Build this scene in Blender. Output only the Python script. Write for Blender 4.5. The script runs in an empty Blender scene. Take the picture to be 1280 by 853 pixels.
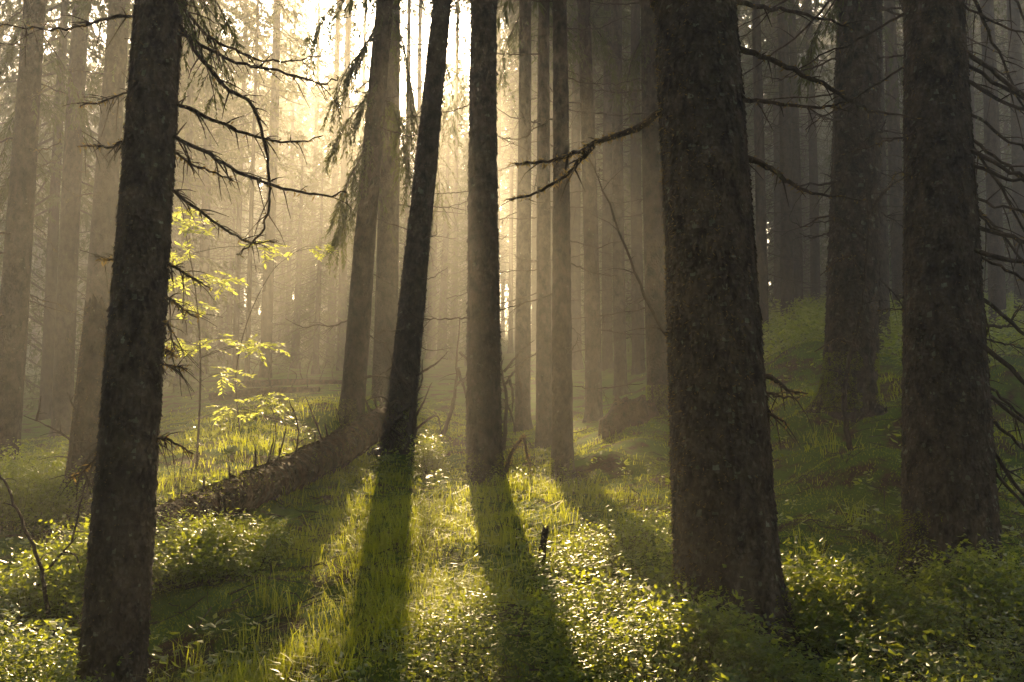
import bpy, math
import numpy as np
from mathutils import Vector

# ------------------------------------------------------------------ camera, sky, sun, exposure
sc = bpy.context.scene
COL = sc.collection
F = 1244.0                      # focal length in pixels of a 1280 px wide frame (35 mm lens)
PITCH = math.radians(5.0)
CZ = 1.5
cam_d = bpy.data.cameras.new('camera')
cam_d.lens = 35.0; cam_d.sensor_width = 36.0; cam_d.clip_start = 0.05; cam_d.clip_end = 2000
cam = bpy.data.objects.new('camera', cam_d); COL.objects.link(cam)
cam.location = (0, 0, CZ); cam.rotation_euler = (math.pi / 2 + PITCH, 0, 0)
sc.camera = cam

SUN_EL = math.radians(25.0)
SUN_AZ = math.radians(-3.9)     # measured from +Y towards +X
w = bpy.data.worlds.new('World'); sc.world = w; w.use_nodes = True
wn = w.node_tree.nodes; wl = w.node_tree.links
sky = wn.new('ShaderNodeTexSky'); sky.sky_type = 'NISHITA'; sky.sun_disc = False
sky.sun_elevation = SUN_EL; sky.sun_rotation = SUN_AZ % (2 * math.pi)
sky.dust_density = 5.0; sky.air_density = 1.0; sky.ozone_density = 0.5
wn['Background'].inputs['Strength'].default_value = 0.09
wl.new(sky.outputs[0], wn['Background'].inputs['Color'])

sun_d = bpy.data.lights.new('sun', 'SUN'); sun_d.energy = 5.0; sun_d.angle = math.radians(0.5)
sun_d.color = (1.0, 0.73, 0.39)
sun = bpy.data.objects.new('sun', sun_d); COL.objects.link(sun)
SDIR = np.array([math.sin(SUN_AZ) * math.cos(SUN_EL), math.cos(SUN_AZ) * math.cos(SUN_EL), math.sin(SUN_EL)])
sun.location = (0, 0, 60)
sun.rotation_euler = Vector(-SDIR).to_track_quat('-Z', 'Y').to_euler()

sc.view_settings.view_transform = 'Standard'; sc.view_settings.look = 'None'
sc.view_settings.gamma = 1.0; sc.view_settings.use_curve_mapping = False
sc.view_settings.exposure = 2.38
cy = sc.cycles
cy.max_bounces = 5; cy.diffuse_bounces = 2; cy.glossy_bounces = 2; cy.transmission_bounces = 3
cy.transparent_max_bounces = 4; cy.volume_bounces = 1
cy.use_denoising = True; cy.caustics_reflective = False; cy.caustics_refractive = False
cy.sample_clamp_indirect = 4.0
HAZE_DENSITY = 0.0058
HAZE_G = 0.60

# ------------------------------------------------------------------ helpers
rng = np.random.default_rng(11)
def U(a, b, n=None): return rng.uniform(a, b, n)

def P(px, py, d):
    """the point at world distance d (along +Y) seen at pixel px, py of the 1280x853 photograph"""
    c, s = math.cos(PITCH), math.sin(PITCH)
    v = 426.5 - py
    k = d / (F * c - v * s)
    return np.array([(px - 640) * k, d, CZ + (F * s + v * c) * k])

def project(X):
    c, s = math.cos(PITCH), math.sin(PITCH)
    X = np.asarray(X, float); z = X[..., 2] - CZ
    dep = X[..., 1] * c + z * s
    return 640 + F * X[..., 0] / dep, 426.5 - F * (z * c - X[..., 1] * s) / dep

def _hash(ix, iy, iz):
    h = (ix.astype(np.int64) * 374761393 + iy.astype(np.int64) * 668265263 + iz.astype(np.int64) * 2147483647 + 1013904223) & 0xffffffff
    h = ((h ^ (h >> 13)) * 1274126177) & 0xffffffff
    h = ((h ^ (h >> 16)) * 2246822519) & 0xffffffff
    return ((h ^ (h >> 15)) & 0xffff) / 65535.0

def noise(x, y, z=0.0):
    x, y, z = np.broadcast_arrays(np.asarray(x, float), np.asarray(y, float), np.asarray(z, float))
    ix, iy, iz = np.floor(x), np.floor(y), np.floor(z)
    fx, fy, fz = x - ix, y - iy, z - iz
    fx, fy, fz = (t * t * (3 - 2 * t) for t in (fx, fy, fz))
    ix, iy, iz = ix.astype(int), iy.astype(int), iz.astype(int)
    def H(a, b, c): return _hash(ix + a, iy + b, iz + c)
    r = 0
    for c in (0, 1):
        wz = fz if c else 1 - fz
        r = r + wz * ((H(0, 0, c) * (1 - fx) + H(1, 0, c) * fx) * (1 - fy) + (H(0, 1, c) * (1 - fx) + H(1, 1, c) * fx) * fy)
    return r * 2 - 1

def fbm(x, y, z=0.0, o=4):
    r = 0; a = 1; t = 0
    for k in range(o):
        r = r + a * noise(x * 2 ** k + 17 * k, y * 2 ** k - 9 * k, z * 2 ** k + 3 * k); t += a; a *= 0.5
    return r / t

def unit(v):
    v = np.asarray(v, float)
    return v / np.maximum(np.linalg.norm(v, axis=-1, keepdims=True), 1e-9)

class MB:
    """collects vertices and faces, then links them as one mesh object"""
    def __init__(s): s.v = []; s.n = 0; s.f = []   # f: (array k x m, material)
    def add(s, verts, faces, mat=0):
        verts = np.asarray(verts, np.float32).reshape(-1, 3)
        for fa in (faces if isinstance(faces, list) else [faces]):
            fa = np.asarray(fa, np.int64)
            if fa.size: s.f.append((fa + s.n, mat))
        s.v.append(verts); s.n += len(verts)
        return s
    def mesh(s, name, mats, smooth=True):
        me = bpy.data.meshes.new(name)
        v = np.concatenate(s.v) if s.v else np.zeros((0, 3), np.float32)
        tot = np.concatenate([np.full(len(f), f.shape[1]) for f, _ in s.f])
        idx = np.concatenate([f.ravel() for f, _ in s.f])
        mi = np.concatenate([np.full(len(f), m) for f, m in s.f])
        start = np.concatenate([[0], np.cumsum(tot)[:-1]])
        me.vertices.add(len(v)); me.vertices.foreach_set('co', v.ravel())
        me.loops.add(len(idx)); me.loops.foreach_set('vertex_index', idx.astype(np.int32))
        me.polygons.add(len(tot)); me.polygons.foreach_set('loop_start', start.astype(np.int32))
        me.polygons.foreach_set('loop_total', tot.astype(np.int32))
        me.polygons.foreach_set('material_index', mi.astype(np.int32))
        me.polygons.foreach_set('use_smooth', np.full(len(tot), smooth))
        for m in mats if isinstance(mats, (list, tuple)) else [mats]: me.materials.append(m)
        me.update(calc_edges=True)
        return me
    def build(s, name, mats, parent=None, smooth=True, offset=None):
        if offset is not None: s.v = [a - np.asarray(offset, np.float32) for a in s.v]
        return link(name, s.mesh(name, mats, smooth), parent)

def link(name, me, parent=None):
    o = bpy.data.objects.new(name, me); COL.objects.link(o)
    if parent is not None: o.parent = parent
    return o

def tag(o, label=None, cat=None, group=None, kind=None):
    for k, val in (('label', label), ('category', cat), ('group', group), ('kind', kind)):
        if val: o[k] = val
    return o

def empty(name, loc):
    o = bpy.data.objects.new(name, None); COL.objects.link(o); o.location = loc
    o.empty_display_size = 0.2
    return o

def spline(ctrl, n):
    c = np.asarray(ctrl, float)
    if len(c) < 3:
        t = np.linspace(0, 1, n)[:, None]; return c[0] * (1 - t) + c[-1] * t
    p = np.vstack([2 * c[0] - c[1], c, 2 * c[-1] - c[-2]])
    t = np.linspace(0, len(c) - 1 - 1e-6, n); i = t.astype(int); u = (t - i)[:, None]
    a, b, d, e = p[i], p[i + 1], p[i + 2], p[i + 3]
    return 0.5 * (2 * b + (d - a) * u + (2 * a - 5 * b + 4 * d - e) * u ** 2 + (3 * b - a - 3 * d + e) * u ** 3)

def frames(pts):
    t = unit(np.gradient(pts, axis=0))
    ref = np.array([0, 0, 1.0]) if abs(t[0][2]) < 0.8 else np.array([1.0, 0, 0])
    a = np.zeros_like(t)
    u = unit(np.cross(t[0], ref))
    for i in range(len(t)):
        u = unit(u - t[i] * np.dot(u, t[i])); a[i] = u
    return t, a, np.cross(t, a)

def tube(mb, pts, rad, sides=6, mat=0, cap=True, rough=0.0, seed=0):
    pts = np.asarray(pts, float); n = len(pts); rad = np.broadcast_to(np.asarray(rad, float), (n,))
    t, a, b = frames(pts)
    th = np.linspace(0, 2 * math.pi, sides, endpoint=False)
    R = rad[:, None]
    if rough: R = R * (1 + rough * rng.uniform(-1, 1, (n, sides)))
    v = pts[:, None] + (R[..., None]) * (np.cos(th)[None, :, None] * a[:, None] + np.sin(th)[None, :, None] * b[:, None])
    i = np.arange(n - 1)[:, None] * sides; j = np.arange(sides)[None]; k = (j + 1) % sides
    q = np.stack([i + j, i + k, i + sides + k, i + sides + j], -1).reshape(-1, 4)
    mb.add(v.reshape(-1, 3), q, mat)
    if cap:
        tip = mb.n
        e = v[-1]; mb.add(np.vstack([e, e.mean(0, keepdims=True) + t[-1] * rad[-1] * 0.3]), np.array([[x, (x + 1) % sides, sides] for x in range(sides)]), mat)
    return mb

def rhombs(mb, Pb, D, S, L, W, mat=0, fold=None):
    """leaf-sized faces: base, two sides, tip"""
    Pb, D, S = (np.asarray(x, float) for x in (Pb, D, S))
    L = np.broadcast_to(np.asarray(L, float), (len(Pb),))[:, None]; W = np.broadcast_to(np.asarray(W, float), (len(Pb),))[:, None]
    m = Pb + D * L * 0.45
    if fold is None:
        v = np.stack([Pb, m + S * W / 2, Pb + D * L, m - S * W / 2], 1)
        mb.add(v.reshape(-1, 3), np.arange(len(Pb) * 4).reshape(-1, 4), mat)
    else:
        N = unit(np.cross(D, S)); up = N * W * fold
        v = np.stack([Pb, m + S * W / 2 + up, Pb + D * L, m - S * W / 2 + up], 1)
        k = np.arange(len(Pb))[:, None] * 4
        mb.add(v.reshape(-1, 3), np.concatenate([k + [0, 1, 2], k + [0, 2, 3]], 0), mat)
    return mb

def rand_dirs(n, zlo=-1, zhi=1):
    z = U(zlo, zhi, n); a = U(0, 2 * math.pi, n); r = np.sqrt(np.maximum(0, 1 - z * z))
    return np.stack([r * np.cos(a), r * np.sin(a), z], 1)

# ------------------------------------------------------------------ materials
def nt(name):
    m = bpy.data.materials.new(name); m.use_nodes = True
    return m, m.node_tree.nodes, m.node_tree.links, m.node_tree.nodes['Principled BSDF']

def ramp(n, l, src, stops):
    r = n.new('ShaderNodeValToRGB'); e = r.color_ramp.elements
    while len(e) < len(stops): e.new(0.5)
    for i, (p, c) in enumerate(stops): e[i].position = p; e[i].color = (*c, 1)
    l.new(src, r.inputs[0]); return r.outputs[0]

def noise_node(n, l, scale, detail=5, rough=0.6, vec=None, stretch=None):
    tc = n.new('ShaderNodeTexCoord'); src = tc.outputs['Object'] if vec is None else vec
    if stretch:
        mp = n.new('ShaderNodeMapping'); mp.inputs['Scale'].default_value = stretch; l.new(src, mp.inputs[0]); src = mp.outputs[0]
    t = n.new('ShaderNodeTexNoise'); t.inputs['Scale'].default_value = scale
    t.inputs['Detail'].default_value = detail; t.inputs['Roughness'].default_value = rough
    l.new(src, t.inputs['Vector']); return t.outputs['Fac'], src

def mat_bark(name, dark, mid, lichen, lich=0.62, moss=None):
    m, n, l, p = nt(name)
    f1, src = noise_node(n, l, 13, 8, 0.7, stretch=(1, 1, 0.6))
    col = ramp(n, l, f1, [(0.38, dark), (0.58, mid), (0.75, tuple(c * 1.5 for c in mid))])
    f2, _ = noise_node(n, l, 14, 6, 0.7)
    msk = ramp(n, l, f2, [(lich, (0, 0, 0)), (lich + 0.07, (1, 1, 1))])
    mx = n.new('ShaderNodeMixRGB'); l.new(msk, mx.inputs[0]); l.new(col, mx.inputs[1]); mx.inputs[2].default_value = (*lichen, 1)
    f5, _ = noise_node(n, l, 2.2, 4, 0.6, stretch=(1, 1, 0.5))
    big = ramp(n, l, f5, [(0.3, (0.62, 0.64, 0.60)), (0.52, (1, 1, 1)), (0.72, (1.25, 1.35, 1.1))])
    mm = n.new('ShaderNodeMixRGB'); mm.blend_type = 'MULTIPLY'; mm.inputs[0].default_value = 1.0; l.new(mx.outputs[0], mm.inputs[1]); l.new(big, mm.inputs[2])
    out = mm.outputs[0]
    l.new(out, p.inputs['Base Color'])
    p.inputs['Roughness'].default_value = 0.95; p.inputs['Specular IOR Level'].default_value = 0.15
    vo = n.new('ShaderNodeTexVoronoi'); vo.inputs['Scale'].default_value = 46; vo.feature = 'F1'
    mp = n.new('ShaderNodeMapping'); mp.inputs['Scale'].default_value = (1, 1, 0.62)
    tc = n.new('ShaderNodeTexCoord'); 
    f3, _ = noise_node(n, l, 6, 3)
    ad = n.new('ShaderNodeMixRGB'); ad.blend_type = 'ADD'; ad.inputs[0].default_value = 0.05
    l.new(tc.outputs['Object'], ad.inputs[1]); l.new(f3, ad.inputs[2]); l.new(ad.outputs[0], mp.inputs[0]); l.new(mp.outputs[0], vo.inputs['Vector'])
    mul = n.new('ShaderNodeMath'); mul.operation = 'ADD'; l.new(vo.outputs['Distance'], mul.inputs[0]); l.new(f1, mul.inputs[1])
    b = n.new('ShaderNodeBump'); b.inputs['Strength'].default_value = 0.85; b.inputs['Distance'].default_value = 0.016
    l.new(mul.outputs[0], b.inputs['Height']); l.new(b.outputs[0], p.inputs['Normal'])
    return m

def mat_leaf(name, c1, c2, trans, tw=0.5, rough=0.5, spec=0.3, scale=3.0):
    """thin leaf: reflects its green, lets yellower light through"""
    m, n, l, p = nt(name)
    f, _ = noise_node(n, l, scale, 3, 0.6)
    col = ramp(n, l, f, [(0.35, c1), (0.65, c2)])
    l.new(col, p.inputs['Base Color']); p.inputs['Roughness'].default_value = rough
    p.inputs['Specular IOR Level'].default_value = spec
    t = n.new('ShaderNodeBsdfTranslucent')
    f2, _ = noise_node(n, l, scale * 1.7, 3, 0.6)
    tc = ramp(n, l, f2, [(0.3, tuple(x * 0.6 for x in trans)), (0.7, trans)])
    l.new(tc, t.inputs['Color'])
    mx = n.new('ShaderNodeMixShader'); mx.inputs[0].default_value = tw
    l.new(p.outputs[0], mx.inputs[1]); l.new(t.outputs[0], mx.inputs[2]); l.new(mx.outputs[0], n['Material Output'].inputs['Surface'])
    return m

M = {}
M['bark'] = mat_bark('spruce_bark', (0.008, 0.006, 0.0045), (0.062, 0.048, 0.034), (0.17, 0.19, 0.14), 0.64)
M['bark_grey'] = mat_bark('spruce_bark_grey', (0.02, 0.016, 0.013), (0.085, 0.07, 0.055), (0.15, 0.16, 0.13), 0.66)
M['bark_lichen'] = mat_bark('lichen_scales', (0.05, 0.055, 0.04), (0.13, 0.14, 0.10), (0.19, 0.21, 0.16), 0.6)
M['bark_far'] = mat_bark('spruce_bark_plain', (0.02, 0.014, 0.010), (0.06, 0.042, 0.03), (0.10, 0.10, 0.08), 0.68)
M['dead'] = mat_bark('dead_wood', (0.022, 0.016, 0.011), (0.06, 0.044, 0.03), (0.10, 0.11, 0.07), 0.6)
M['log'] = mat_bark('rotting_wood', (0.016, 0.009, 0.006), (0.085, 0.050, 0.030), (0.06, 0.075, 0.02), 0.6)
M['needle'] = mat_leaf('spruce_needles', (0.020, 0.034, 0.012), (0.045, 0.065, 0.02), (0.16, 0.17, 0.03), 0.35, 0.6, 0.2)
M['grass'] = mat_leaf('grass_blades', (0.04, 0.095, 0.015), (0.085, 0.13, 0.025), (0.56, 0.60, 0.03), 0.55, 0.5, 0.15, 2.0)
M['moss'] = mat_leaf('moss_shoots', (0.055, 0.105, 0.012), (0.10, 0.14, 0.018), (0.42, 0.46, 0.02), 0.42, 0.8, 0.1, 2.5)
M['fuzz'] = mat_leaf('bark_moss', (0.03, 0.028, 0.012), (0.06, 0.05, 0.02), (0.40, 0.28, 0.08), 0.45, 0.8, 0.1, 5)
M['berry'] = mat_leaf('bilberry_leaves', (0.03, 0.08, 0.018), (0.065, 0.12, 0.025), (0.48, 0.54, 0.03), 0.48, 0.36, 0.32, 4.0)
M['rowan'] = mat_leaf('rowan_leaves', (0.07, 0.12, 0.03), (0.11, 0.15, 0.04), (0.72, 0.78, 0.12), 0.65, 0.45, 0.3, 4.0)

def mat_ground():
    m, n, l, p = nt('forest_floor')
    f, src = noise_node(n, l, 0.9, 6, 0.65)
    moss = ramp(n, l, f, [(0.3, (0.05, 0.095, 0.011)), (0.55, (0.085, 0.13, 0.015)), (0.75, (0.115, 0.14, 0.02))])
    f2, _ = noise_node(n, l, 2.3, 6, 0.7)
    msk = ramp(n, l, f2, [(0.48, (0, 0, 0)), (0.6, (1, 1, 1))])
    f3, _ = noise_node(n, l, 22, 4, 0.7)
    lit = ramp(n, l, f3, [(0.3, (0.03, 0.02, 0.011)), (0.7, (0.10, 0.062, 0.03))])
    mx = n.new('ShaderNodeMixRGB'); l.new(msk, mx.inputs[0]); l.new(moss, mx.inputs[1]); l.new(lit, mx.inputs[2])
    l.new(mx.outputs[0], p.inputs['Base Color']); p.inputs['Roughness'].default_value = 1.0
    p.inputs['Specular IOR Level'].default_value = 0.1
    f4, _ = noise_node(n, l, 30, 8, 0.75)
    b = n.new('ShaderNodeBump'); b.inputs['Strength'].default_value = 1.0; b.inputs['Distance'].default_value = 0.04
    l.new(f4, b.inputs['Height']); l.new(b.outputs[0], p.inputs['Normal'])
    return m
M['ground'] = mat_ground()

# ------------------------------------------------------------------ terrain
# (px, py, distance): where the forest floor shows in the photograph and how far off it is
TREES = dict(  # key: (px_base, py_base, d, px at frame top, width px at base, width px at frame top, H, crown base)
    spruce_a=(140, 905, 4.8, 195, 78, 56, 24, 10.0),
    spruce_b=(907, 800, 4.7, 867, 130, 100, 27, 10.5),
    spruce_c=(1195, 748, 5.6, 1165, 116, 70, 25, 10.0),
    spruce_d=(1066, 548, 9.6, 1073, 64, 54, 26, 6.3),
    spruce_e=(604, 597, 9.8, 607, 45, 31, 25, 6.4),
    spruce_f=(704, 612, 9.2, 697, 27, 18, 19, 6.0),
    spruce_g=(500, 556, 12.0, 551, 36, 23, 25, 7.4),
    spruce_h=(438, 553, 12.6, 483, 30, 22, 23, 7.6),
    spruce_i=(480, 505, 16.5, 489, 31, 25, 25, 9.2),
    spruce_j=(678, 560, 12.6, 682, 21, 14, 20, 7.6),
    spruce_k=(655, 545, 15.5, 655, 20, 15, 22, 8.8),
    spruce_l=(742, 520, 14.5, 730, 22, 16, 22, 8.4),
    spruce_m=(777, 500, 19.0, 769, 17, 12, 21, 10),
    spruce_n=(826, 540, 12.4, 812, 30, 24, 24, 7.4),
    spruce_o=(2, 580, 13.0, 46, 36, 26, 25, 8.2),
    spruce_p=(113, 566, 15.0, 149, 32, 26, 25, 7.4),
    spruce_q=(76, 545, 18.0, 102, 25, 20, 24, 9.5),
    spruce_r=(1098, 440, 15.5, 1093, 26, 21, 24, 8.6),
)
ctrl = [(0, 853, 4.6), (300, 880, 4.4), (400, 853, 4.5), (640, 853, 4.3), (900, 835, 4.4), (1280, 800, 4.7), (1100, 800, 4.9),
        (60, 715, 6.6), (0, 655, 8.2), (60, 660, 8.0), (115, 640, 8.6), (200, 690, 6.7), (350, 640, 8.4), (500, 585, 11.4),
        (235, 590, 9.2), (330, 535, 11.5), (420, 512, 13.2), (475, 515, 13.6), (300, 505, 18), (190, 530, 17), (50, 570, 14),
        (300, 468, 28), (100, 500, 26), (300, 445, 50), (20, 470, 50),
        (560, 660, 7.3), (640, 725, 6.0), (770, 640, 7.6), (650, 490, 20), (560, 480, 24), (790, 545, 11.8),
        (1000, 650, 7.0), (1040, 600, 8.2), (960, 480, 15), (1010, 400, 25), (1250, 480, 13), (1280, 610, 7.8), (1250, 395, 25),
        (640, 440, 48), (1000, 365, 48), (1250, 350, 48), (860, 580, 10.4), (860, 450, 20)]
ctrl += [t[:3] for t in TREES.values()]
CP = np.array([P(*c) for c in ctrl])
SL = 0.108
def _uv(x, y):
    y = np.maximum(y, 2.5)
    return np.clip(x / y, -0.75, 0.75), 0.55 * np.log(np.clip(y, 3.6, 60))
def _tps_fit():
    u, v = _uv(CP[:, 0], CP[:, 1]); val = (CP[:, 2] - SL * CP[:, 1]) / CP[:, 1]
    r = np.hypot(u[:, None] - u, v[:, None] - v); K = r ** 2 * np.log(r + 1e-9) + np.eye(len(u)) * 0.004
    A = np.zeros((len(u) + 3,) * 2); A[:len(u), :len(u)] = K
    Q = np.stack([np.ones_like(u), u, v], 1); A[:len(u), len(u):] = Q; A[len(u):, :len(u)] = Q.T
    return u, v, np.linalg.solve(A, np.concatenate([val, [0, 0, 0]]))
TU, TV, TW = _tps_fit()
# mossy hummocks: (px, py, d, radius, height)
MOUNDS = [(1100, 640, 7.6, 0.7, 0.36), (1035, 605, 8.4, 0.28, 0.18), (1265, 520, 11.0, 0.75, 0.5), (1250, 600, 8.6, 0.35, 0.22), (990, 560, 9.6, 0.5, 0.22), (1010, 520, 11.5, 0.6, 0.25), (1130, 500, 12.0, 0.6, 0.25), (1150, 570, 9.2, 0.5, 0.25),
          (1066, 548, 9.6, 0.75, 0.22), (1000, 470, 15, 1.1, 0.45), (800, 600, 10.2, 0.8, 0.25), (830, 560, 11.5, 0.9, 0.25), (960, 590, 8.8, 0.5, 0.15),
          (730, 600, 9.9, 0.4, 0.12), (300, 800, 5.1, 0.5, -0.10), (330, 740, 5.9, 0.45, 0.10), (420, 520, 13, 0.8, 0.2), (620, 800, 4.8, 0.5, 0.08)]
MW = [(P(a, b, d), r, h) for a, b, d, r, h in MOUNDS]
def ground(x, y):
    x = np.asarray(x, float); y = np.asarray(y, float)
    u, v = _uv(x, y); sh = u.shape; u = u.ravel(); v = v.ravel()
    val = TW[-3] + TW[-2] * u + TW[-1] * v
    for k in range(len(TU)):
        r2 = (u - TU[k]) ** 2 + (v - TV[k]) ** 2 + 1e-12
        val = val + TW[k] * 0.5 * r2 * np.log(r2)
    yy = np.clip(y, 3.6, 60)
    z = SL * np.clip(y, 0, 400) + val.reshape(sh) * yy * np.clip((y + 3) / 6.6, 0, 1)
    for c, r, h in MW:
        z = z + h * np.exp(-((x - c[0]) ** 2 + (y - c[1]) ** 2) / (r * r) * 1.4)
    near = np.clip(1.3 - np.abs(y) / 60, 0.3, 1)
    z = z + 0.055 * fbm(x * 0.9, y * 0.9, 1.5, 3) + 0.06 * near * fbm(x * 3.1, y * 3.1, 4.0, 3)
    return z
def gpt(x, y): return np.array([x, y, float(ground(x, y))])
def gpx(px, py, d):
    p = P(px, py, d); return gpt(p[0], p[1])

def build_ground():
    az = np.concatenate([np.linspace(-0.66, 0.66, 380), np.linspace(0.66, 2 * math.pi - 0.66, 60)[1:-1]])
    rr = np.concatenate([np.linspace(0.3, 3.2, 14), np.geomspace(3.4, 26, 300), np.geomspace(26.5, 260, 60)])
    A, R = np.meshgrid(az, rr)
    x, y = R * np.sin(A), R * np.cos(A); z = ground(x, y)
    nA, nR = len(az), len(rr)
    i = np.arange(nR - 1)[:, None] * nA; j = np.arange(nA)[None]; k = (j + 1) % nA
    q = np.stack([i + j, i + nA + j, i + nA + k, i + k], -1).reshape(-1, 4)[:, ::-1]
    mb = MB(); mb.add(np.stack([x, y, z], -1).reshape(-1, 3), q)
    c = mb.n; mb.add([[0, 0, float(ground(0, 0))]], np.zeros((0, 3)))
    mb.f.append((np.array([[c, j, (j + 1) % nA] for j in range(nA)])[:, ::-1], 0))
    o = mb.build('forest_floor', M['ground']); o['kind'] = 'structure'
build_ground()

# ------------------------------------------------------------------ spruces
def needles_on(mb, pts, n, ln, wd, spread=0.9, droop=0.0, mat=1):
    """rhombs of needles set along a twig"""
    t = unit(np.gradient(pts, axis=0)); s = U(0.1, 1, n) * (len(pts) - 1); i = np.minimum(s.astype(int), len(pts) - 2); f = (s - i)[:, None]
    b = pts[i] * (1 - f) + pts[i + 1] * f
    d = unit(t[i] + spread * rand_dirs(n) * [1, 1, 0.8] - [0, 0, droop])
    rhombs(mb, b, d, unit(np.cross(d, rand_dirs(n))), ln * U(0.6, 1.2, n), wd * U(0.7, 1.2, n), mat)

def crown_mesh(name, seed, L=14.0, R=2.5, nb=95, twigs=12, per=7, thin=0.0, low=0.55):
    global rng
    keep = rng; rng = np.random.default_rng(seed)
    mb = MB()
    for k in range(nb):
        u = (k + U(0, 1)) / nb; z = L * u
        ln = R * (low + (1 - low) * min(1, u * 3)) * (1 - u) ** 0.75 * U(0.65, 1.12) + 0.25
        a = k * 2.39996 + U(-0.4, 0.4); h = np.array([math.cos(a), math.sin(a), 0])
        s = np.linspace(0, 1, 6)[:, None]
        pts = np.array([0, 0, z]) + h * ln * s + np.array([0, 0, 1]) * ln * (-(0.30 + 0.35 * (1 - u)) * s + 0.28 * s ** 2.5)
        tube(mb, pts, np.linspace(0.012 + 0.012 * ln, 0.004, 6), 3, 0, False)
        if U(0, 1) < thin: continue
        side = np.array([-h[1], h[0], 0])
        for q in range(twigs):
            sq = 0.15 + 0.85 * (q + U(0, 1)) / twigs; ii = min(int(sq * 5), 4); b = pts[ii] + (pts[ii + 1] - pts[ii]) * (sq * 5 - ii)
            tl = (0.28 + 0.30 * (1 - sq)) * ln ** 0.5 * U(0.6, 1.2)
            d = unit(h * U(0.4, 1.0) + side * (1 if q % 2 else -1) * U(0.4, 1.1) - np.array([0, 0, U(0.1, 1.0)]))
            e = b + d * tl - np.array([0, 0, 0.25 * tl])
            tp = np.array([b, (b + e) / 2 + [0, 0, 0.04], e])
            needles_on(mb, tp, per, 0.16, 0.042, 0.75, 0.3)
    me = mb.mesh(name, [M['dead'], M['needle']], False)
    rng = keep
    return me

CROWNS = [crown_mesh('crown', 100 + i, 14, (2.5, 2.2, 2.8, 2.0)[i % 4], (95, 85, 105, 80)[i % 4], 14, 18, 0.0) for i in range(4)]
SPARSE = [crown_mesh('crown', 200 + i, 14, 2.0, 60, 10, 12, 0.25) for i in range(2)]
SKIRT = [crown_mesh('crown', 300 + i, 14, 2.6, 120, 12, 13, 0.0, 0.9) for i in range(3)]   # young trees green to the ground

def trunk_tube(base, top, r_at, sides, rings, flare, seed, bark):
    """tapered trunk from base to top (relative to base) with swelling roots and bark relief"""
    ax = top; H = np.linalg.norm(ax)
    t = np.concatenate([np.linspace(-0.25, 1.2, max(6, rings // 4)), np.linspace(1.2, 0.5 + 0.28 * H, rings)[1:], np.linspace(0.5 + 0.28 * H, H, max(10, rings // 6))[1:]]) if H > 3 else np.linspace(-0.25, H, rings)
    d = unit(ax); th = np.linspace(0, 2 * math.pi, sides, endpoint=False)
    ex = unit(np.cross([0, 1.0, 0], d)); ey = np.cross(d, ex)
    rs = np.random.default_rng(seed); ph = rs.uniform(0, 6.28, 3)
    def surf(T, TH):
        r = r_at(T)
        lob = 0.35 + 1.5 * np.clip(0.6 * np.cos(5 * TH + ph[0]) + 0.5 * np.cos(3 * TH + ph[1]), 0, 1) ** 1.5
        r = r * (1 + flare * np.exp(-np.maximum(T, -0.12) / 0.15) * lob) * (1 + 0.035 * noise(np.cos(TH) * 1.6 + seed, np.sin(TH) * 1.6, T * 1.4))
        r = r * (1 + 0.02 * np.cos(2 * TH + ph[2] + T * 0.4))
        if bark:
            c, s = np.cos(TH) * r, np.sin(TH) * r
            n1 = fbm(c * 24 + 5 * seed, s * 24, T * 17, 3); n2 = noise(c * 60, s * 60, T * 40 + seed)
            r = r + bark * (np.clip(n1 * 3.0, -0.8, 0.6) * 0.7 + 0.4 * n2)
        bend = 0.02 * np.sin(T * 0.5 + ph[0])
        return d * T[..., None] + ex * (np.cos(TH) * r + bend)[..., None] + ey * (np.sin(TH) * r)[..., None]
    T, TH = np.meshgrid(t, th, indexing='ij'); v = surf(T, TH)
    trunk_tube.surf = surf
    n = len(t); i = np.arange(n - 1)[:, None] * sides; j = np.arange(sides)[None]; k = (j + 1) % sides
    q = np.stack([i + j, i + k, i + sides + k, i + sides + j], -1).reshape(-1, 4)
    mb = MB(); mb.add(v.reshape(-1, 3), q)
    e = mb.n - sides
    mb.add([d * (H + 0.05)], np.zeros((0, 3))); mb.f.append((np.array([[e + x, e + (x + 1) % sides, mb.n - 1] for x in range(sides)]), 0))
    return mb

class Tree: pass
def make_tree(key, label, sides=16, rings=40, bark=0.0, flare=0.35, crown=None, group=None, name='spruce_tree', mat='bark', cscale=1.0):
    px, py, d, pt, wb, wt, H, hb = TREES[key]
    p = P(px, py, d); base = gpt(p[0], p[1])
    ptop = P(pt, 0, d); ptop[1] = d
    h0 = ptop[2] - base[2]; ax = unit(ptop - base)
    r0, r1 = wb * d / F / 2, wt * d / F / 2
    def r_at(t):
        t = np.asarray(t, float)
        return np.where(t < h0, r0 + (r1 - r0) * np.clip(t / h0, 0, 1), np.maximum(0.015, r1 * (1 - (t - h0) / (H - h0)) + 0.02))
    T = Tree(); T.base, T.ax, T.h0, T.r_at, T.d, T.key, T.H, T.flare = base, ax, h0, r_at, d, key, H, flare
    T.root = empty(name, base); tag(T.root, label, 'tree', group)
    T.trunk = trunk_tube(base, ax * H, r_at, sides, rings, flare, abs(hash(key)) % 97 if False else sum(map(ord, key)) % 97, bark).build('trunk', M[mat], T.root)
    T.surf = trunk_tube.surf
    cm = crown if crown is not None else CROWNS[sum(map(ord, key)) % len(CROWNS)]
    c = link('crown', cm, T.root); k = (H - hb) / 14.0
    c.location = ax * hb; c.scale = (cscale, cscale, k * 1.02)
    c.rotation_euler = Vector(ax).to_track_quat('Z', 'Y').to_euler()
    c.rotation_euler.rotate_axis('Z', sum(map(ord, key)) * 0.7)
    return T

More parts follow.
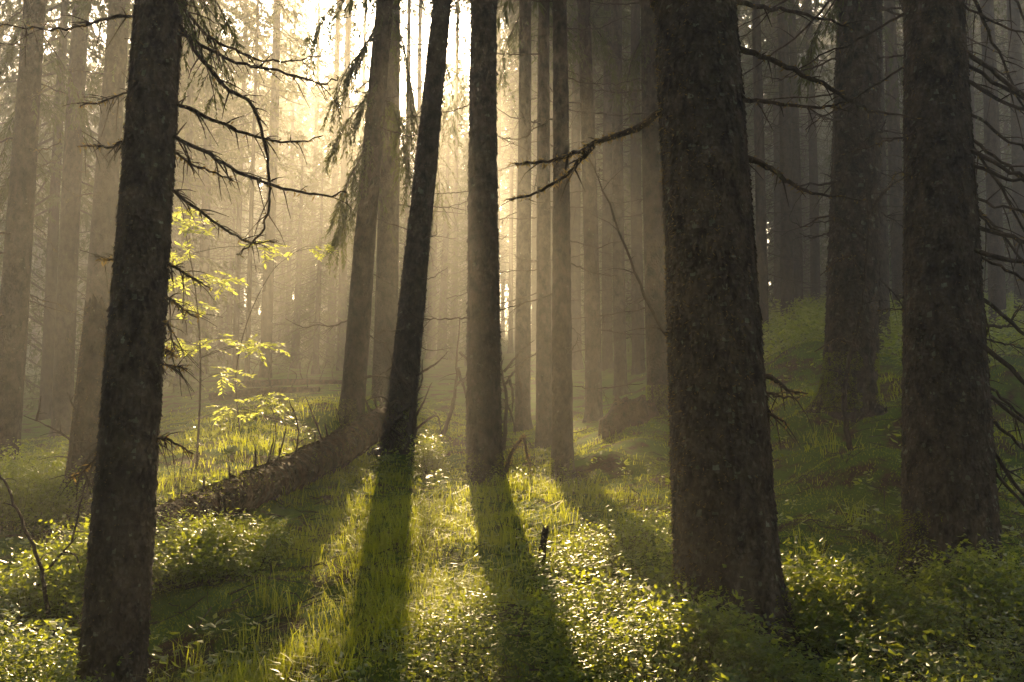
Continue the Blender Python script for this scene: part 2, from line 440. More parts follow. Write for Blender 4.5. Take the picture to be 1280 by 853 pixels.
def at_height(T, z):      # point on the trunk axis at height z above the base
    return T.base + T.ax * z

def branch_obj(T, pts, r0, r1=0.003, twigs=5, tl=0.18, sides=5, moss=0, mat='dead', rough=0.12, name='branch', tn=14):
    """one dead branch with its twigs, a part of its tree; pts in world space"""
    n = max(6, int(len(pts) * 4)); q = spline(pts, n)
    L = np.linalg.norm(np.diff(q, axis=0), axis=1).sum()
    q[1:] += rng.normal(0, 0.0055 * min(1, L), (n - 1, 3)) 
    rad = np.linspace(1, 0, n) ** 0.8 * (r0 - r1) + r1
    mb = MB(); tube(mb, q, rad, sides, 0, True, rough)
    t, a, b = frames(q); twigs = int(round(twigs * min(1, 0.25 + L / 0.8))); tl = min(tl, 0.07 + 0.18 * L)
    for k in range(twigs):
        i = int(U(0.2, 0.95) * (n - 1)); dd = unit(t[i] * U(0.3, 1.0) + (a[i] * U(-1, 1) + b[i] * U(-1, 1)) + [0, 0, U(-0.5, 0.3)])
        ll = tl * U(0.3, 1.3); s = np.linspace(0, 1, 4)[:, None]
        tw = q[i] + dd * ll * s + rng.normal(0, 0.02 * ll, (4, 3)) * s - np.array([0, 0, 0.3 * ll]) * s ** 2
        tube(mb, tw, np.linspace(min(rad[i] * 0.6, 0.006), 0.0015, 4), 3, 0, False)
    mats = [M[mat]]
    if moss:
        i = rng.integers(1, n - 1, moss); f = rng.uniform(0, 1, (moss, 1)); bp = q[i] * (1 - f) + q[i + 1 - (i == n - 1)] * f
        dd = unit(rand_dirs(moss, -0.9, 0.9)); bp = bp + dd * rad[i][:, None] * 0.8
        rhombs(mb, bp, unit(dd + [0, 0, -0.4]), unit(np.cross(dd, rand_dirs(moss))), 0.022 * U(0.5, 1.8, moss), 0.008, 1)
        mats.append(M['fuzz'])
    return mb.build(name, mats, T.root, True, T.base)

def traced(T, pix, r0, dz=0.0, **kw):
    """a branch that starts on the trunk and passes these pixels, moving dz metres away or nearer"""
    n = len(pix); pts = [P(x, y, T.d + dz * (i / max(1, n - 1))) for i, (x, y) in enumerate(pix)]
    z = np.dot(pts[0] - T.base, T.ax); pts = [at_height(T, z - 0.02)] + pts
    return branch_obj(T, pts, r0, **kw)

def random_branches(T, n, z0, z1, lmin, lmax, droop=0.35, azr=None, r0=0.014, twigs=5, tl=0.22, moss=0, sides=4, mat='dead', up=0.0):
    for k in range(n):
        z = z0 + (z1 - z0) * (k + U(0, 1)) / n
        a = U(0, 2 * math.pi) if azr is None else U(*azr)
        h = np.array([math.cos(a), math.sin(a), 0]); L = U(lmin, lmax); s = np.linspace(0, 1, 6)[:, None]
        dr = droop * U(0.5, 1.5)
        pts = at_height(T, z) + h * L * s + np.array([0, 0, 1]) * L * (-dr * s + (0.18 + up) * s ** 3 * U(0, 1.6)) + rng.normal(0, 0.025 * L, (6, 3)) * s
        branch_obj(T, pts, r0 * U(0.7, 1.3) * min(1, L), twigs=twigs, tl=tl, sides=sides, moss=moss, mat=mat)

def live_bough(T, pts, r0=0.015, twigs=26, per=24, tl=0.45, name='bough', ns=1.0):
    """a green hanging spruce bough"""
    n = 12; q = spline(pts, n); mb = MB(); tube(mb, q, np.linspace(r0, 0.003, n), 4, 0)
    t, a, b = frames(q)
    for k in range(twigs):
        s = U(0.12, 1); i = min(int(s * (n - 1)), n - 2); h = unit(t[i] * [1, 1, 0.3])
        side = np.array([-h[1], h[0], 0]) * (1 if k % 2 else -1)
        ll = tl * U(0.5, 1.3) * (1.15 - 0.5 * s)
        d = unit(h * U(0.1, 0.8) + side * U(0.2, 0.8) + [0, 0, -U(0.3, 1.3)]); sl = np.linspace(0, 1, 5)[:, None]
        tp = q[i] + d * ll * sl - np.array([0, 0, 0.4 * ll]) * sl ** 2
        tube(mb, tp, np.linspace(0.003, 0.0012, 5), 3, 0, False)
        needles_on(mb, tp, per, 0.085 * ns, 0.016 * ns, 0.7, 0.15)
    return mb.build(name, [M['dead'], M['needle']], T.root, True, T.base)

def fuzz(T, n, z0, z1, ln=0.02, bias=None, name='bark_moss'):
    """short moss and bark fibres standing off the trunk"""
    z = U(z0, z1, n); th = U(0, 2 * math.pi, n)
    d = T.ax; ex = unit(np.cross([0, 1.0, 0], d)); ey = np.cross(d, ex)
    keep = noise(th * 2 + 3, z * 2.2, T.d) + 0.55 * noise(th * 6, z * 9, 2.2) + (0 if bias is None else bias * np.cos(th - math.pi)) > -0.05
    z, th = z[keep], th[keep]; n = len(z)
    nrm = ex * np.cos(th)[:, None] + ey * np.sin(th)[:, None]
    p = T.surf(z, th) if hasattr(T, 'surf') else d * z[:, None] + nrm * T.r_at(z)[:, None]
    dd = unit(nrm * U(0.3, 1, n)[:, None] + 0.7 * rand_dirs(n) + [0, 0, -0.25])
    mb = MB(); rhombs(mb, p, dd, unit(np.cross(dd, rand_dirs(n))), ln * U(0.4, 1.8, n), ln * 0.32, 0)
    o = mb.build(name, M['fuzz'], T.root, False); o['kind'] = 'stuff'
    return o

def bark_scales(T, n, z0, z1, size=0.013):
    """the small raised plates of spruce bark, each lifted at its lower edge"""
    z = U(z0, z1, n); th = U(0, 2 * math.pi, n); d = T.ax; ex = unit(np.cross([0, 1.0, 0], d)); ey = np.cross(d, ex)
    nrm = ex * np.cos(th)[:, None] + ey * np.sin(th)[:, None]; tan = -ex * np.sin(th)[:, None] + ey * np.cos(th)[:, None]
    o = bark_plates(T.surf(z, th), nrm, tan, d, size, [M['bark'], M['bark_grey'], M['bark_lichen']], T.root)

def bark_plates(p, nrm, tan, d, size, mats, root, offset=None):
    n = len(p); w_ = size * U(0.6, 1.5, n)[:, None]; h_ = size * U(0.8, 2.0, n)[:, None]; lift = size * U(0.1, 0.75, n)[:, None]
    def J(): return rng.normal(0, 0.25, (n, 1)) * w_
    tilt = rng.normal(0, 0.2, (n, 1)) * w_
    v = np.stack([p - tan * w_ - d * h_ + nrm * (lift + tilt) + tan * J(), p + d * (-h_ * U(1.0, 1.35, n)[:, None]) + nrm * lift + tan * J(), p + tan * w_ - d * h_ + nrm * (lift - tilt) + tan * J(),
                  p + tan * w_ * 0.9 + d * h_ * U(0.5, 1.1, n)[:, None] - nrm * 0.002, p - tan * w_ * 0.9 + d * h_ * U(0.5, 1.1, n)[:, None] - nrm * 0.002], 1)
    f = np.arange(n)[:, None] * 5 + np.arange(5); pick = rng.uniform(size=n)
    mb = MB(); mb.add(v.reshape(-1, 3), np.zeros((0, 5)))
    for m, (lo, hi) in enumerate(((0, 0.68), (0.68, 0.965), (0.965, 1.0))): mb.f.append((f[(pick >= lo) & (pick < hi)], m))
    o = mb.build('bark_scales', mats, root, False, offset); o['kind'] = 'stuff'

G1 = 'tall spruces standing in the haze'
A = make_tree('spruce_a', 'thick dark spruce trunk with bare curved branches beside the young rowan', 84, 260, 0.004, 0.25)
B = make_tree('spruce_b', 'thickest spruce trunk, dark, rising out of the bilberry leaves with a mossy forked branch', 110, 260, 0.0045, 0.3)
Cc = make_tree('spruce_c', 'dark lichen-spotted spruce trunk with drooping dead branches at the picture edge', 96, 260, 0.0045, 0.35)
D = make_tree('spruce_d', 'stout spruce with moss-covered root flare in the shaded mossy ground', 48, 130, 0.006, 0.38)
E = make_tree('spruce_e', 'straight pale-lit spruce trunk in the middle of the light shafts', 30, 110, 0.006, 0.3)
Fs = make_tree('spruce_f', 'slim spruce just beyond the thick straight trunk, its foot in bright moss', 22, 90, 0.005, 0.3)
Gs = make_tree('spruce_g', 'dark leaning spruce trunk standing at the root end of the fallen log', 30, 110, 0.006, 0.6)
Hs = make_tree('spruce_h', 'leaning spruce with hanging green boughs on the sunlit bank behind the log', 26, 90, 0.005, 0.35)
I = make_tree('spruce_i', 'hazy spruce trunk close behind the leaning spruce with hanging boughs', 20, 60, 0.005)
J = make_tree('spruce_j', 'thin spruce glowing in a light shaft, between the straight trunk and the slim one', 18, 50, 0.004)
K = make_tree('spruce_k', 'thin grey spruce nearest behind the straight middle trunk', 16, 50, 0.004)
L_ = make_tree('spruce_l', 'reddish slim spruce beside the mossy stump', 18, 50, 0.004)
Mm = make_tree('spruce_m', 'thinnest upright spruce behind the mossy stump', 14, 40, 0.003)
N = make_tree('spruce_n', 'dark spruce half hidden behind the edge of the thickest trunk', 20, 60, 0.005)
O = make_tree('spruce_o', 'hazy spruce at the picture edge with lit lichen hanging from its branches', 26, 80, 0.005)
Pp = make_tree('spruce_p', 'pale hazy spruce trunk rising right behind the broken snag', 24, 80, 0.005)
Q = make_tree('spruce_q', 'dim spruce between the lichen-hung one and the pale one by the snag', 16, 50, 0.004)
R_ = make_tree('spruce_r', 'hazy spruce right behind the stout mossy-rooted one', 18, 50, 0.004)

# traced branches of the near trees
for pix, r, dz in [
    ([(219, 28), (250, 68), (280, 108), (312, 130), (331, 180), (336, 235), (331, 280), (312, 308), (297, 320)], 0.013, 0.35),
    ([(222, 8), (260, 45), (300, 66), (345, 78), (400, 70)], 0.010, 0.5),
    ([(221, 42), (262, 62), (310, 82), (356, 93), (396, 102), (425, 98)], 0.010, -0.3),
    ([(218, 130), (256, 145), (318, 170), (366, 178), (402, 171)], 0.012, 0.4),
    ([(216, 172), (260, 194), (302, 217), (352, 236), (402, 245), (432, 240)], 0.013, -0.2),
    ([(215, 190), (238, 205), (268, 217), (292, 226)], 0.008, 0.5),
    ([(213, 238), (250, 264), (288, 291), (318, 304), (347, 302)], 0.010, 0.2),
    ([(209, 330), (234, 344), (262, 360)], 0.010, 0.1),
    ([(206, 372), (224, 383), (247, 399)], 0.010, 0.3),
    ([(205, 400), (212, 412), (220, 440)], 0.006, -0.2),
    ([(203, 438), (213, 440), (219, 447)], 0.009, -0.1),
    ([(202, 456), (218, 458), (234, 461)], 0.008, 0.1),
    ([(199, 547), (222, 556), (243, 568)], 0.009, 0.1),
    ([(157, 176), (140, 184), (118, 183), (97, 182)], 0.008, 0.2),
    ([(161, 116), (130, 127), (100, 132)], 0.006, -0.2),
    ([(148, 324), (136, 325), (122, 324)], 0.006, 0.1),
    ([(150, 20), (100, 34), (50, 36), (0, 32)], 0.009, 0.4),
    ([(135, 545), (118, 575), (100, 592), (88, 597)], 0.008, -0.1),
]:
    traced(A, pix, r, dz, twigs=22, tl=0.14, sides=6, moss=60)
for pix, r, dz, ms in [
    ([(824, 142), (797, 160), (762, 172), (735, 184), (700, 198), (668, 204), (640, 203)], 0.022, 0.5, 400),
    ([(742, 182), (722, 205), (700, 224), (668, 242), (632, 250)], 0.013, 0.5, 150),
    ([(919, 62), (960, 74), (1010, 96), (1060, 124), (1092, 140), (1152, 150)], 0.018, 0.5, 60),
    ([(926, 125), (970, 130), (1020, 135), (1058, 129)], 0.014, -0.2, 60),
    ([(931, 197), (965, 212), (986, 229), (1020, 240), (1076, 252)], 0.019, 0.4, 80),
    ([(956, 470), (985, 488), (1010, 492)], 0.015, -0.1, 40),
    ([(950, 512), (966, 520), (984, 531)], 0.014, -0.2, 40),
    ([(955, 492), (975, 496), (1000, 497)], 0.010, 0.2, 30),
    ([(917, 4), (970, 12), (1020, 20), (1070, 38)], 0.016, 0.6, 40),
]:
    traced(B, pix, r, dz, twigs=6, tl=0.16, sides=7, moss=ms) if pix[0] != (742, 182) else branch_obj(B, [P(x, y, 4.7 + 0.25 + 0.06 * i) for i, (x, y) in enumerate(pix)], r, twigs=6, tl=0.16, sides=6, moss=ms, name='branch')
random_branches(Cc, 36, 0.95, 4.6, 0.7, 1.7, 0.75, (-1.0, 0.9), 0.014, 8, 0.3, 20, 5, up=0.1)
random_branches(Cc, 7, 1.6, 4.4, 0.3, 0.8, 0.4, (2.3, 3.9), 0.010, 4, 0.2, 20, 5)
random_branches(D, 36, 1.6, 6.0, 0.6, 2.0, 0.35, None, 0.014, 8, 0.4)
random_branches(E, 14, 0.8, 6.5, 0.3, 0.9, 0.2, None, 0.010, 4, 0.2)
random_branches(Fs, 20, 0.9, 6.0, 0.3, 1.0, 0.2, None, 0.009, 4, 0.25)
random_branches(Gs, 14, 0.7, 7.0, 0.3, 1.1, 0.25, None, 0.010, 4, 0.25)
random_branches(Hs, 12, 0.8, 6.5, 0.3, 1.2, 0.3, None, 0.010, 5, 0.3)
random_branches(I, 14, 1.0, 8.5, 0.5, 1.5, 0.3, None, 0.012, 5, 0.3)
random_branches(J, 18, 1.0, 7.0, 0.4, 1.3, 0.25, None, 0.010, 5, 0.3)
random_branches(K, 12, 1.0, 8.0, 0.4, 1.4, 0.25, None, 0.010, 5, 0.3)
random_branches(L_, 26, 0.8, 8.0, 0.5, 1.6, 0.25, None, 0.011, 6, 0.4)
random_branches(Mm, 26, 1.0, 9.5, 0.5, 1.7, 0.25, None, 0.011, 6, 0.4)
random_branches(N, 26, 1.0, 7.5, 0.5, 1.6, 0.25, None, 0.011, 6, 0.4)
random_branches(O, 16, 1.6, 7.0, 0.5, 1.8, 0.3, None, 0.013, 6, 0.4, 90)
random_branches(Pp, 14, 1.6, 6.5, 0.5, 1.8, 0.3, None, 0.013, 6, 0.4, 60)
random_branches(Q, 14, 1.2, 9.0, 0.5, 1.8, 0.3, None, 0.013, 6, 0.4, 60)
random_branches(R_, 26, 1.2, 8.0, 0.5, 1.8, 0.3, None, 0.012, 6, 0.4)
for T, n, z1, b in ((A, 5000, 4.6, 0.5), (B, 8000, 3.6, 0.9), (Cc, 6000, 4.0, 0.3), (D, 3500, 6, 0.4), (Gs, 1500, 6, 0), (O, 1500, 7, 0)):
    fuzz(T, int(n * 0.9), 0, z1, (0.016 if T is B else 0.011) if T.d < 6 else 0.018, b)
for T, n, z1 in ((D, 9000, 0.55), (Cc, 2500, 0.45), (B, 1500, 0.35), (N, 2500, 0.5), (R_, 1500, 0.5), (Fs, 900, 0.25), (E, 900, 0.25), (I, 600, 0.3), (Gs, 2500, 0.5), (Hs, 900, 0.3)):
    fuzz(T, n * 3, -0.02, z1, 0.015, 0.5, 'moss').data.materials[0] = M['moss']
for T, n, z1, sz in ((A, 11000, 4.9, 0.010), (B, 20000, 4.2, 0.0105), (Cc, 18000, 4.8, 0.0105), (D, 7000, 6.5, 0.017), (E, 3500, 6.5, 0.018), (Gs, 3000, 7, 0.018)):
    bark_scales(T, n, 0, z1, sz)
# green boughs in view
def bough_px(T, pix, dz=0.3, **kw):
    n = len(pix); pts = [P(x, y, T.d + dz * i / (n - 1)) for i, (x, y) in enumerate(pix)]
    z = np.dot(pts[0] - T.base, T.ax); live_bough(T, [at_height(T, z)] + pts, **kw)
for pix in [[(478, 20), (455, 60), (432, 90), (415, 140)], [(472, 95), (452, 130), (432, 155), (418, 185)], [(470, 150), (452, 195), (436, 225), (426, 265)],
            [(465, 215), (448, 245), (436, 262), (420, 300)], [(488, 10), (505, 60), (512, 110), (515, 150)], [(480, -30), (440, -10), (405, 20), (395, 50)],
            [(490, 130), (503, 180), (510, 230)]]:
    bough_px(Hs, pix, U(-0.5, 0.5), twigs=40, per=34, tl=0.6)
for pix in [[(228, -20), (250, 20), (272, 62), (292, 92)], [(226, -40), (265, -5), (285, 30), (300, 60)], [(225, 2), (245, 50), (262, 95), (270, 130)]]:
    bough_px(A, pix, 2.2, twigs=18, per=22, tl=0.22, r0=0.008, ns=0.55)
for pix in [[(555, -20), (575, 30), (582, 90), (585, 130)], [(545, 60), (562, 120), (566, 170)], [(535, 150), (548, 215), (550, 262)]]:
    bough_px(I, pix, 1.0, twigs=34, per=34, tl=0.6)

for T, pix in [(O, [(50, 40), (75, 75), (98, 120), (105, 160)]), (O, [(44, 10), (20, 45), (5, 90)]), (O, [(40, 110), (15, 150), (2, 200)]), (Q, [(104, 20), (128, 60), (140, 110)]), (Q, [(100, 70), (75, 110), (62, 160)]), (Q, [(96, 130), (118, 180), (128, 235)]),
               (Pp, [(152, -10), (185, 30), (205, 85)]), (Pp, [(145, 60), (112, 95), (95, 140)]), (O, [(30, 190), (5, 235), (-10, 280)]), (L_, [(732, 20), (760, 60), (772, 110)]), (Mm, [(772, 60), (795, 110), (805, 170)]), (J, [(684, 0), (705, 45), (712, 95)]), (K, [(655, 10), (632, 60), (628, 110)]),
               (R_, [(1095, 20), (1120, 70), (1128, 130)]), (D, [(1060, -20), (1025, 30), (1005, 80)]), (N, [(812, 30), (790, 75), (780, 130)])]:
    bough_px(T, pix, U(-0.8, 0.8), twigs=30, per=26, tl=0.5)

# ------------------------------------------------------------------ the wood behind
placed = [tuple(P(*t[:3])[:2]) for t in TREES.values()]
def free(x, y, dmin):
    return all((x - a) ** 2 + (y - b) ** 2 > dmin * dmin for a, b in placed)
trunk_meshes = {}
def simple_trunk(H, r, seed):
    key = (round(H), seed % 4)
    if key not in trunk_meshes:
        def r_at(t): return np.maximum(0.015, r * (1 - np.asarray(t) / (H + 0.5)) ** 0.85)
        trunk_meshes[key] = trunk_tube(None, np.array([0.15, 0.1, H]), r_at, 12, 30, 0.35, seed, 0.004).mesh('trunk', M['bark_far'])
    return trunk_meshes[key]
def limb_mesh(seed, H=9.0, n=44):
    global rng
    keep = rng; rng = np.random.default_rng(seed); mb = MB()
    for k in range(n):
        z = 0.8 + (H - 0.8) * (k + U(0, 1)) / n; a = U(0, 6.28); h = np.array([math.cos(a), math.sin(a), 0]); L = U(0.5, 1.7); s = np.linspace(0, 1, 5)[:, None]
        q = [0, 0, z] + h * L * s + np.array([0, 0, 1]) * L * (-0.3 * U(0.3, 1.6) * s + 0.2 * s ** 3) + rng.normal(0, 0.03, (5, 3)) * s
        tube(mb, q, np.linspace(0.014, 0.004, 5), 3, 0, False)
        for m in range(6):
            i = rng.integers(1, 5); d = unit(h * 0.6 + rand_dirs(1)[0]); l2 = U(0.15, 0.5)
            tube(mb, q[i] + d * l2 * np.linspace(0, 1, 3)[:, None] - [0, 0, 0.05], [0.006, 0.004, 0.003], 3, 0, False)
    me = mb.mesh('dead_limbs', M['dead']); rng = keep
    return me
LIMBS = [limb_mesh(900 + i) for i in range(3)]

def sun_corridor(x, y):
    """lateral offset at the camera's row of a sunbeam that passes over this spot"""
    return x - math.tan(SUN_AZ) * (y - 7)

def bg_tree(x, y, H, r, seed, kind, label, group, hb=None):
    """kind: 'tall' (bare below), 'sparse', 'young' (green to the ground)"""
    base = gpt(x, y); root = empty('spruce_tree', base); tag(root, label, 'tree', group)
    tr = link('trunk', simple_trunk(H, 0.16, seed), root); k = r / 0.16; tr.scale = (k, k, 1)
    if kind == 'young':
        c = link('crown', SKIRT[seed % 3], root); c.location = (0, 0, 0.5); c.scale = (H / 16, H / 16, (H - 0.4) / 14)
    else:
        c = link('crown', (SPARSE if 'sparse' in kind else CROWNS)[seed % (2 if 'sparse' in kind else 4)], root)
        hb = hb or H * ((0.20 if sun_corridor(x, y) < -7 else 0.34) + 0.02 * (seed % 5)); c.location = (0.15 * hb / H, 0.1 * hb / H, hb); c.scale = (1.0, 1.0, (H - hb) / 14 * 1.02)
        lm = link('dead_limbs', LIMBS[seed % 3], root); lm['kind'] = 'stuff'; lm.rotation_euler = (0, 0, seed * 1.3)
        lm.scale = (1, 1, hb / 9.0)
    c.rotation_euler = (0, 0, seed * 2.1)
    return root

# trunks that can be picked out singly: (px, py, d, H, r, kind, label)
for i, (px, py, d, H, r, kind, lab) in enumerate([
    (333, 455, 27, 23, 0.17, 'sparse', 'tall hazy spruce standing alone in the bright open haze above the log'),
    (309, 460, 24, 15, 0.07, 'sparse', 'pole-thin hazy spruce beside the tall one in the bright open haze'),
    (56, 520, 22, 20, 0.14, 'tall', 'slim dim spruce seen just beside the lichen-hung trunk'),
    (250, 470, 30, 23, 0.17, 'tall', 'faint spruce trunk in the haze behind the young rowan'),
    (225, 480, 26, 21, 0.13, 'tall', 'faint spruce partly hidden by the dark trunk next to the rowan'),
    (566, 450, 45, 13, 0.14, 'sparse', 'faint hazy spruce between the dark leaning trunk and the straight middle trunk'),
    (720, 470, 24, 23, 0.15, 'tall', 'dim spruce between the slim trunk and the reddish one'),
    (760, 470, 23, 22, 0.13, 'tall', 'dim spruce between the reddish slim trunk and the thinnest one'),
    (797, 465, 21, 22, 0.14, 'tall', 'dim spruce seen above the mossy stump'),
    (985, 400, 24, 24, 0.17, 'tall', 'faint spruce in the dark wood between the thickest trunk and the stout one'),
    (1020, 400, 29, 24, 0.15, 'tall', 'faint thin spruce just beside the stout mossy-rooted trunk'),
    (953, 420, 20, 21, 0.12, 'tall', 'dim thin spruce at the edge of the thickest trunk, above the ferny slope'),
    (1125, 410, 21, 24, 0.16, 'tall', 'dim spruce in the gap beside the lichen-spotted trunk'),
    (1248, 410, 19, 24, 0.16, 'tall', 'dim spruce behind the drooping dead branches at the picture edge'),
    (1222, 400, 26, 23, 0.15, 'tall', 'faint spruce just past the lichen-spotted trunk'),
    (425, 470, 34, 13, 0.12, 'young', 'pointed young spruce catching light in the open haze behind the hanging boughs'),
    (175, 500, 25, 16, 0.14, 'young', 'full green spruce just behind the pale trunk by the snag, lit from behind'),
    (20, 500, 28, 17, 0.14, 'young', 'full green spruce at the picture edge behind the lichen-hung trunk'),
]):
    p = P(px, py, d); placed.append((p[0], p[1]))
    bg_tree(p[0], p[1], H, r, i, kind, lab, 'single hazy spruces farther back')

far_list = []  # next come spruces placed for the shade they throw into haze and ground
for i, (so, y, H, kind) in enumerate([(-1.67, 30, 24, 'high_sparse'), (-3.6, 30, 24, 'high_sparse'), (2.6, 29, 24, 'high'), (-4.1, 42, 26, 'high_sparse'), (-4.6, 36, 25, 'high_sparse'), (2.2, 40, 26, 'high'), (2.2, 35, 25, 'high'), (1.7, 42, 27, 'high'), (-2.0, 29, 0, 'young'), (-3.1, 33, 0, 'young'), (-4.1, 28, 0, 'young'), (-5.3, 32, 0, 'young'), (-0.55, 37, 0, 'young'), (-2.7, 39, 0, 'young'), (0.35, 31, 0, 'young'), (-0.09, 37, 26, 'high'), (0.63, 34, 26, 'high'), (-1.0, 41, 27, 'high'), (-1.47, 35, 26, 'high'), (2.0, 31, 25, 'high'), (-7.0, 31, 21, 'tall'), (-6.4, 44, 24, 'sparse'), (3.1, 31, 22, 'tall'), (3.2, 40, 24, 'tall'), (3.0, 47, 25, 'tall'), (3.4, 43, 25, 'tall'), (3.0, 38, 25, 'tall'), (3.0, 46, 26, 'tall'), (3.4, 26, 22, 'tall'), (3.7, 36, 23, 'tall'), (5.9, 36, 24, 'tall'), (7.0, 30, 23, 'tall'), (2.9, 33, 23, 'tall'), (5.2, 45, 26, 'tall')]):
    x = so + math.tan(SUN_AZ) * (y - 7); placed.append((x, y)); px = 640 + F * x / y
    hb = None
    if kind == 'young': H = (y - 7) * math.tan(SUN_EL) - 0.5 - float(ground(x, y))      # young spruces added under the sunbeams to cut dark shafts in the haze
    if kind.startswith('high'):      # old trees added to shade the near air, their green above the ground's sunlight
        zg = float(ground(x, y)); hb = (y - 7) * math.tan(SUN_EL) + 4.3 - zg; H = max(H, hb + 7)
    far_list.append((x, y, bg_tree(x, y, H, 0.10 + 0.022 * (i * 7 % 5), 3 * i + 1, kind, None, 'far spruces of the wood behind', hb)))
g2 = np.random.default_rng(5)
cnt = 0
for tries in range(4000):
    if cnt >= 82: break
    y = g2.uniform(20, 48); x = y * g2.uniform(-0.6, 0.6)
    if cnt > 60 and x < 2: continue
    if not free(x, y, 2.4): continue
    so = sun_corridor(x, y)
    if (-5.4 if y > 36 else -6.4) < so < (2.6 if y > 36 else 3.3): continue       # the open strip the light comes through
    if so <= -4.2 and g2.uniform() > 0.4: continue
    px, py = project([x, y, float(ground(x, y)) + 2])
    placed.append((x, y)); cnt += 1
    kind = 'young' if g2.uniform() < 0.62 and (so > 2.5 or so < -7) else ('sparse' if so < 2 and g2.uniform() < 0.5 else 'tall')
    H = g2.uniform(19, 26) if kind != 'young' else g2.uniform(9, 15)
    far_list.append((x, y, bg_tree(x, y, H, g2.uniform(0.09, 0.19), int(g2.integers(0, 40)), kind, None, 'far spruces of the wood behind')))
# a far tree is told by the gap between near trunks in which it shows and its place in that gap
marks = [('the picture edge', -400), ('the lichen-hung trunk', 28), ('the pale trunk by the snag', 130), ('the thick dark rowan-side trunk', 175), ('the hanging-bough spruce', 460), ('the dark leaning trunk', 525), ('the straight trunk', 606),
         ('the slim spruce', 701), ('the reddish slim spruce', 736), ('the thickest trunk', 880), ('the stout mossy-rooted trunk', 1070), ('the lichen-spotted trunk', 1180), ('the far picture edge', 1700)]
ORD = ['first', 'second', 'third', 'fourth', 'fifth', 'sixth', 'seventh', 'eighth', 'ninth', 'tenth', 'eleventh', 'twelfth', 'thirteenth', 'fourteenth', 'fifteenth', 'sixteenth', 'seventeenth', 'eighteenth', 'nineteenth', 'twentieth', 'twenty-first', 'twenty-second', 'twenty-third', 'twenty-fourth', 'twenty-fifth', 'twenty-sixth', 'twenty-seventh', 'twenty-eighth']
gaps = {}
for x, y, o in far_list:
    px = 640 + F * x / y; g = max(i for i, m in enumerate(marks) if m[1] < px); gaps.setdefault(g, []).append((px, o))
for g, lst in gaps.items():
    for k, (px, o) in enumerate(sorted(lst, key=lambda t: t[0])):
        o['label'] = f"far spruce, {ORD[min(k, len(ORD) - 1)]} from {marks[g][0]} to {marks[g + 1][0]}"

def distant_wood():
    mb = MB(); r = np.random.default_rng(8)
    parts = []
    for me in (CROWNS[0], CROWNS[1], SKIRT[0]):
        v = np.empty(len(me.vertices) * 3); me.vertices.foreach_get('co', v)
        tot = np.empty(len(me.polygons), int); me.polygons.foreach_get('loop_total', tot)
        st = np.empty(len(me.polygons), int); me.polygons.foreach_get('loop_start', st)
        ix = np.empty(len(me.loops), int); me.loops.foreach_get('vertex_index', ix)
        mi = np.empty(len(me.polygons), int); me.polygons.foreach_get('material_index', mi)
        q = st[(tot == 4) & (mi == 1)]; q = q[r.uniform(size=len(q)) < 0.045]
        F4 = ix[q[:, None] + np.arange(4)]
        v = v.reshape(-1, 3); vv = v[F4.ravel()].reshape(-1, 4, 3); c = vv.mean(1, keepdims=True); vv = c + (vv - c) * 4.2
        parts.append(vv)
    spots = [(r.uniform(54, 95), r.uniform(-0.62, 0.62), 0) for n in range(300)]
    spots += [(r.uniform(6, 34), r.uniform(0.75, 2 * math.pi - 0.75), 1) for n in range(75)]     # the wood goes on round the viewer, unseen, added to dim the sky fill
    for dist, t, round_ in spots:
        x, y = (dist * math.sin(t), dist * math.cos(t)) if round_ else (dist * t, dist)
        so = sun_corridor(x, y); H = r.uniform(19, 25); k = r.integers(0, 2 if round_ else 4); k = min(k, 2)
        if not round_ and -9 < so < 3: H = r.uniform(12, 19.5); k = 2 if r.uniform() < 0.6 else k
        z = float(ground(x, y)); hb = 0.5 if k == 2 else H * 0.25
        a = r.uniform(0, 6.28); ca, sa = math.cos(a), math.sin(a)
        vv = parts[k] * [1.15, 1.15, (H - hb) / 14]
        vv = np.stack([vv[..., 0] * ca - vv[..., 1] * sa + x, vv[..., 0] * sa + vv[..., 1] * ca + y, vv[..., 2] + z + hb], -1)
        mb.add(vv.reshape(-1, 3), np.arange(len(vv) * 4).reshape(-1, 4), 1)
        tube(mb, np.array([[x, y, z - 0.3], [x, y, z + H * 0.5], [x, y, z + H]]), [0.2, 0.13, 0.02], 6, 0)
    o = mb.build('distant_wood', [M['bark_far'], M['needle']], None, False)
    tag(o, 'far spruce wood closing the view behind the haze, and unseen trees added round the viewer', 'trees', None, 'stuff')
distant_wood()

